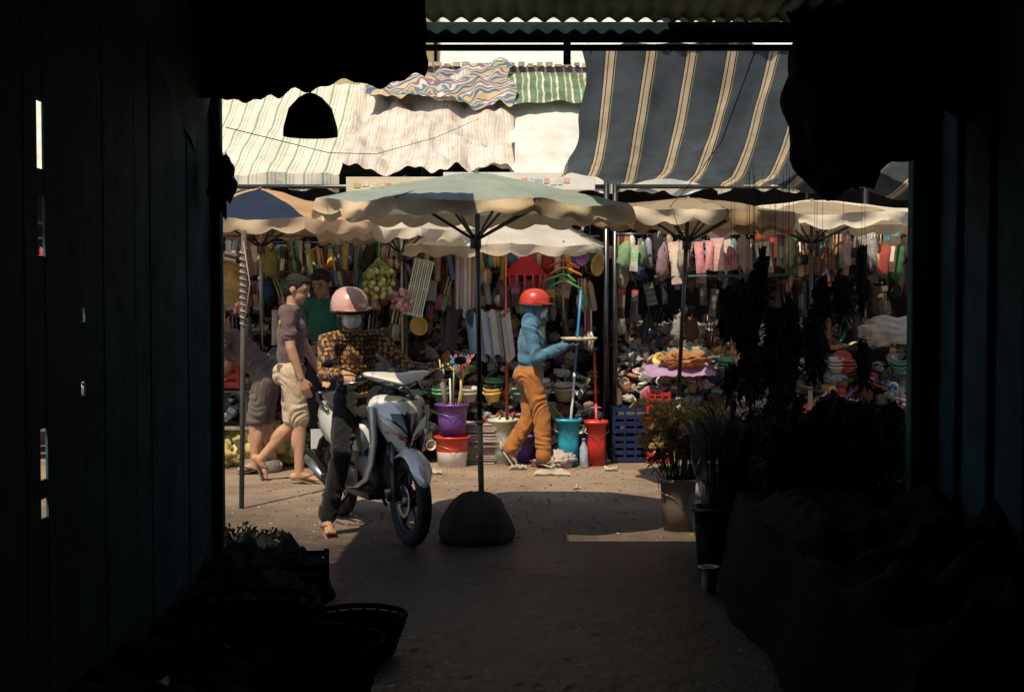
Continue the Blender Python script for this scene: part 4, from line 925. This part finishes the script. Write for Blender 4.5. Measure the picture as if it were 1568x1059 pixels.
def leaves(mb,c,r,n,L,pal,up=.5,wd=.02,curve=.3,mat='leaf'):
    c=V(c)
    for i in range(n):
        d_=V((R.gauss(0,1),R.gauss(0,1),R.gauss(up,.7))).normalized(); p=c+V((d_.x*r[0],d_.y*r[1],d_.z*r[2]))*R.uniform(.2,1)
        l=L*R.uniform(.5,1.2); s=d_.cross(V((R.gauss(0,1),R.gauss(0,1),R.gauss(0,1)))).normalized()*wd*R.uniform(.6,1.3)
        q=p+d_*l*.5; e=q+d_*l*.5-V((0,0,curve*l)); col=rc(pal)
        mb.add([p-s*.3,p+s*.3,q+s,q-s,e],[(0,1,2,3),(3,2,4)],col,mat)
mb=MB(); 
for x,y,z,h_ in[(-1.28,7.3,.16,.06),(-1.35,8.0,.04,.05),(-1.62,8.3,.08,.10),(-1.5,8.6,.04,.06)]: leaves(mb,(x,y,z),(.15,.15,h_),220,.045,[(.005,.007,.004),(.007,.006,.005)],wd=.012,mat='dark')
mb.build('leafy_vegetables')
mb=MB(); bucket(mb,1.08,9.2,0,.095,.12,.34,(.14,.11,.095)); 
for i in range(50):
    a=R.random()*6.3; r=R.uniform(.05,.26); mb.tube([(1.08+.04*math.cos(a),9.2+.04*math.sin(a),.25),(1.08+r*math.cos(a),9.2+r*math.sin(a),R.uniform(.45,.74))],.004,(.08,.10,.04),'leaf',4)
leaves(mb,(1.06,9.2,.5),(.2,.2,.2),500,.07,[(.09,.1,.03),(.14,.1,.03),(.05,.06,.03)],wd=.010)
for i in range(90):
    a=R.random()*6.3; r=R.uniform(.02,.27); leaves(mb,(1.03+r*math.cos(a),9.13+r*.8*math.sin(a),R.uniform(.54,.82)),(.035,.035,.035),30,.035,[(.66,.48,.14),(.6,.42,.14),(.45,.34,.14)],wd=.010,curve=0,mat='thin')
for i in range(30):
    a=R.random()*6.3; r=R.uniform(.02,.18); leaves(mb,(1.33+r*math.cos(a),9.3+r*.8*math.sin(a),R.uniform(.6,.8)),(.03,.03,.03),22,.035,[(.45,.35,.12),(.3,.24,.1)],wd=.008,curve=0); mb.tube([(1.15,9.22,.3),(1.33+r*math.cos(a),9.3+r*.8*math.sin(a),.62)],.004,(.08,.1,.04),'leaf',4)
mb.build('potted_flowers')
mb=MB(); 
for i in range(34):
    a=R.random()*6.3; l=R.uniform(.35,.62); r=R.uniform(.12,.34); p=[V((1.30+r*t*math.cos(a),8.55+r*t*math.sin(a),.4+l*(t*1.6-t*t*.75))) for t in(0,.25,.5,.75,1,1.15)]
    mb.tube(p,[.008,.014,.014,.011,.006,.002],rc([(.02,.03,.014),(.03,.035,.02)]),'leaf',5,flat=.2)
bucket(mb,1.30,8.55,0,.11,.14,.42,(.01,.01,.012)); mb.build('spiky_leaf_plant')
def stems(mb,x,y,z0,z1,n,r):
    for i in range(n):
        a=R.random()*6.3; q=r*math.sqrt(R.random()); mb.tube([(x+q*.4*math.cos(a),y+q*.4*math.sin(a),z0),(x+q*math.cos(a),y+q*math.sin(a),R.uniform(z1*.8,z1))],.005,(.01,.014,.008),'leaf',4)
mb=MB()
for x,y in[(1.3,8.1),(1.14,7.9)]:
    bucket(mb,x,y,0,.1,.13,.35,(.01,.01,.012)); stems(mb,x,y,.2,.8,18,.12)
    rings=[]
    for z,rr in[(.3,.07),(.45,.1),(.6,.12),(.72,.14),(.82,.17)]:
        rings.append([V((x+rr*(1+.4*noise.noise(V((t*2,z*6,x))))*math.cos(t),y+rr*(1+.4*noise.noise(V((t*2,z*6,x))))*.8*math.sin(t),z+.05*noise.noise(V((t*2,z,x))))) for t in[2*pi*i/24 for i in range(24)]])
    mb.loft(rings,(.06,.065,.065),'film',cap=False)
mb.build('cellophane_bouquets')
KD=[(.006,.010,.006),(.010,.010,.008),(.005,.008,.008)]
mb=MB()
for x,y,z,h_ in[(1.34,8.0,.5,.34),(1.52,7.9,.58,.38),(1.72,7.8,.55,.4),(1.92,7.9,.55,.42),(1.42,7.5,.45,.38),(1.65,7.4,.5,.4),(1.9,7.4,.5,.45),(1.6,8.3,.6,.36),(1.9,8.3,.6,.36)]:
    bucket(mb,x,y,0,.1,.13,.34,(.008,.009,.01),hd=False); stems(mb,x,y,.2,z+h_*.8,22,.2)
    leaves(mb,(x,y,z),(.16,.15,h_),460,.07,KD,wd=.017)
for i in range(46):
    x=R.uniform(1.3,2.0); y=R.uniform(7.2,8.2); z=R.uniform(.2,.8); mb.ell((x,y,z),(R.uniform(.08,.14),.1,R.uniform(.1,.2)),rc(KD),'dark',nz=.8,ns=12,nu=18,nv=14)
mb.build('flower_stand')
mb=MB()
for i in range(26):
    x=R.uniform(1.32,2.15); y=R.uniform(8.4,8.8); z=R.uniform(1.0,1.65); h_=R.uniform(.06,.2); mb.tube([(x,y,2.3),(x,y,z+h_)],.0012,DB,'cloth',4); mb.ell((x,y,z),(R.uniform(.03,.08),.05,h_),rc(KD),'dark',nz=1.0,ns=14,nu=14,nv=12)
    leaves(mb,(x,y,z-.05),(.06,.05,.14),60,.06,KD,up=-.6,wd=.01)
mb.build('hanging_dried_bunches')
def f(mb):
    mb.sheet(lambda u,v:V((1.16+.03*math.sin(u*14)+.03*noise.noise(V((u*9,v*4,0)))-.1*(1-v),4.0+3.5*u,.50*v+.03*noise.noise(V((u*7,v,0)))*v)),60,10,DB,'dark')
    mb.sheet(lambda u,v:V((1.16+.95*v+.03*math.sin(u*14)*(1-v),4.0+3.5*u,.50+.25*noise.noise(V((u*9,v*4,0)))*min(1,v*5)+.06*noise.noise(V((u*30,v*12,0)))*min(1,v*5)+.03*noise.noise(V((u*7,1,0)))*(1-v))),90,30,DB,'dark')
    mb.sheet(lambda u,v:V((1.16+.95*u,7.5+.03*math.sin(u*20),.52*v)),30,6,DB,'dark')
ob('draped_table',f)
ob('plastic_cup',lambda mb:bucket(mb,0,0,0,.035,.045,.13,(.5,.5,.48),hd=False,M=T(1.02,7.3,0.0)))
print('DONE',len(bpy.data.objects))
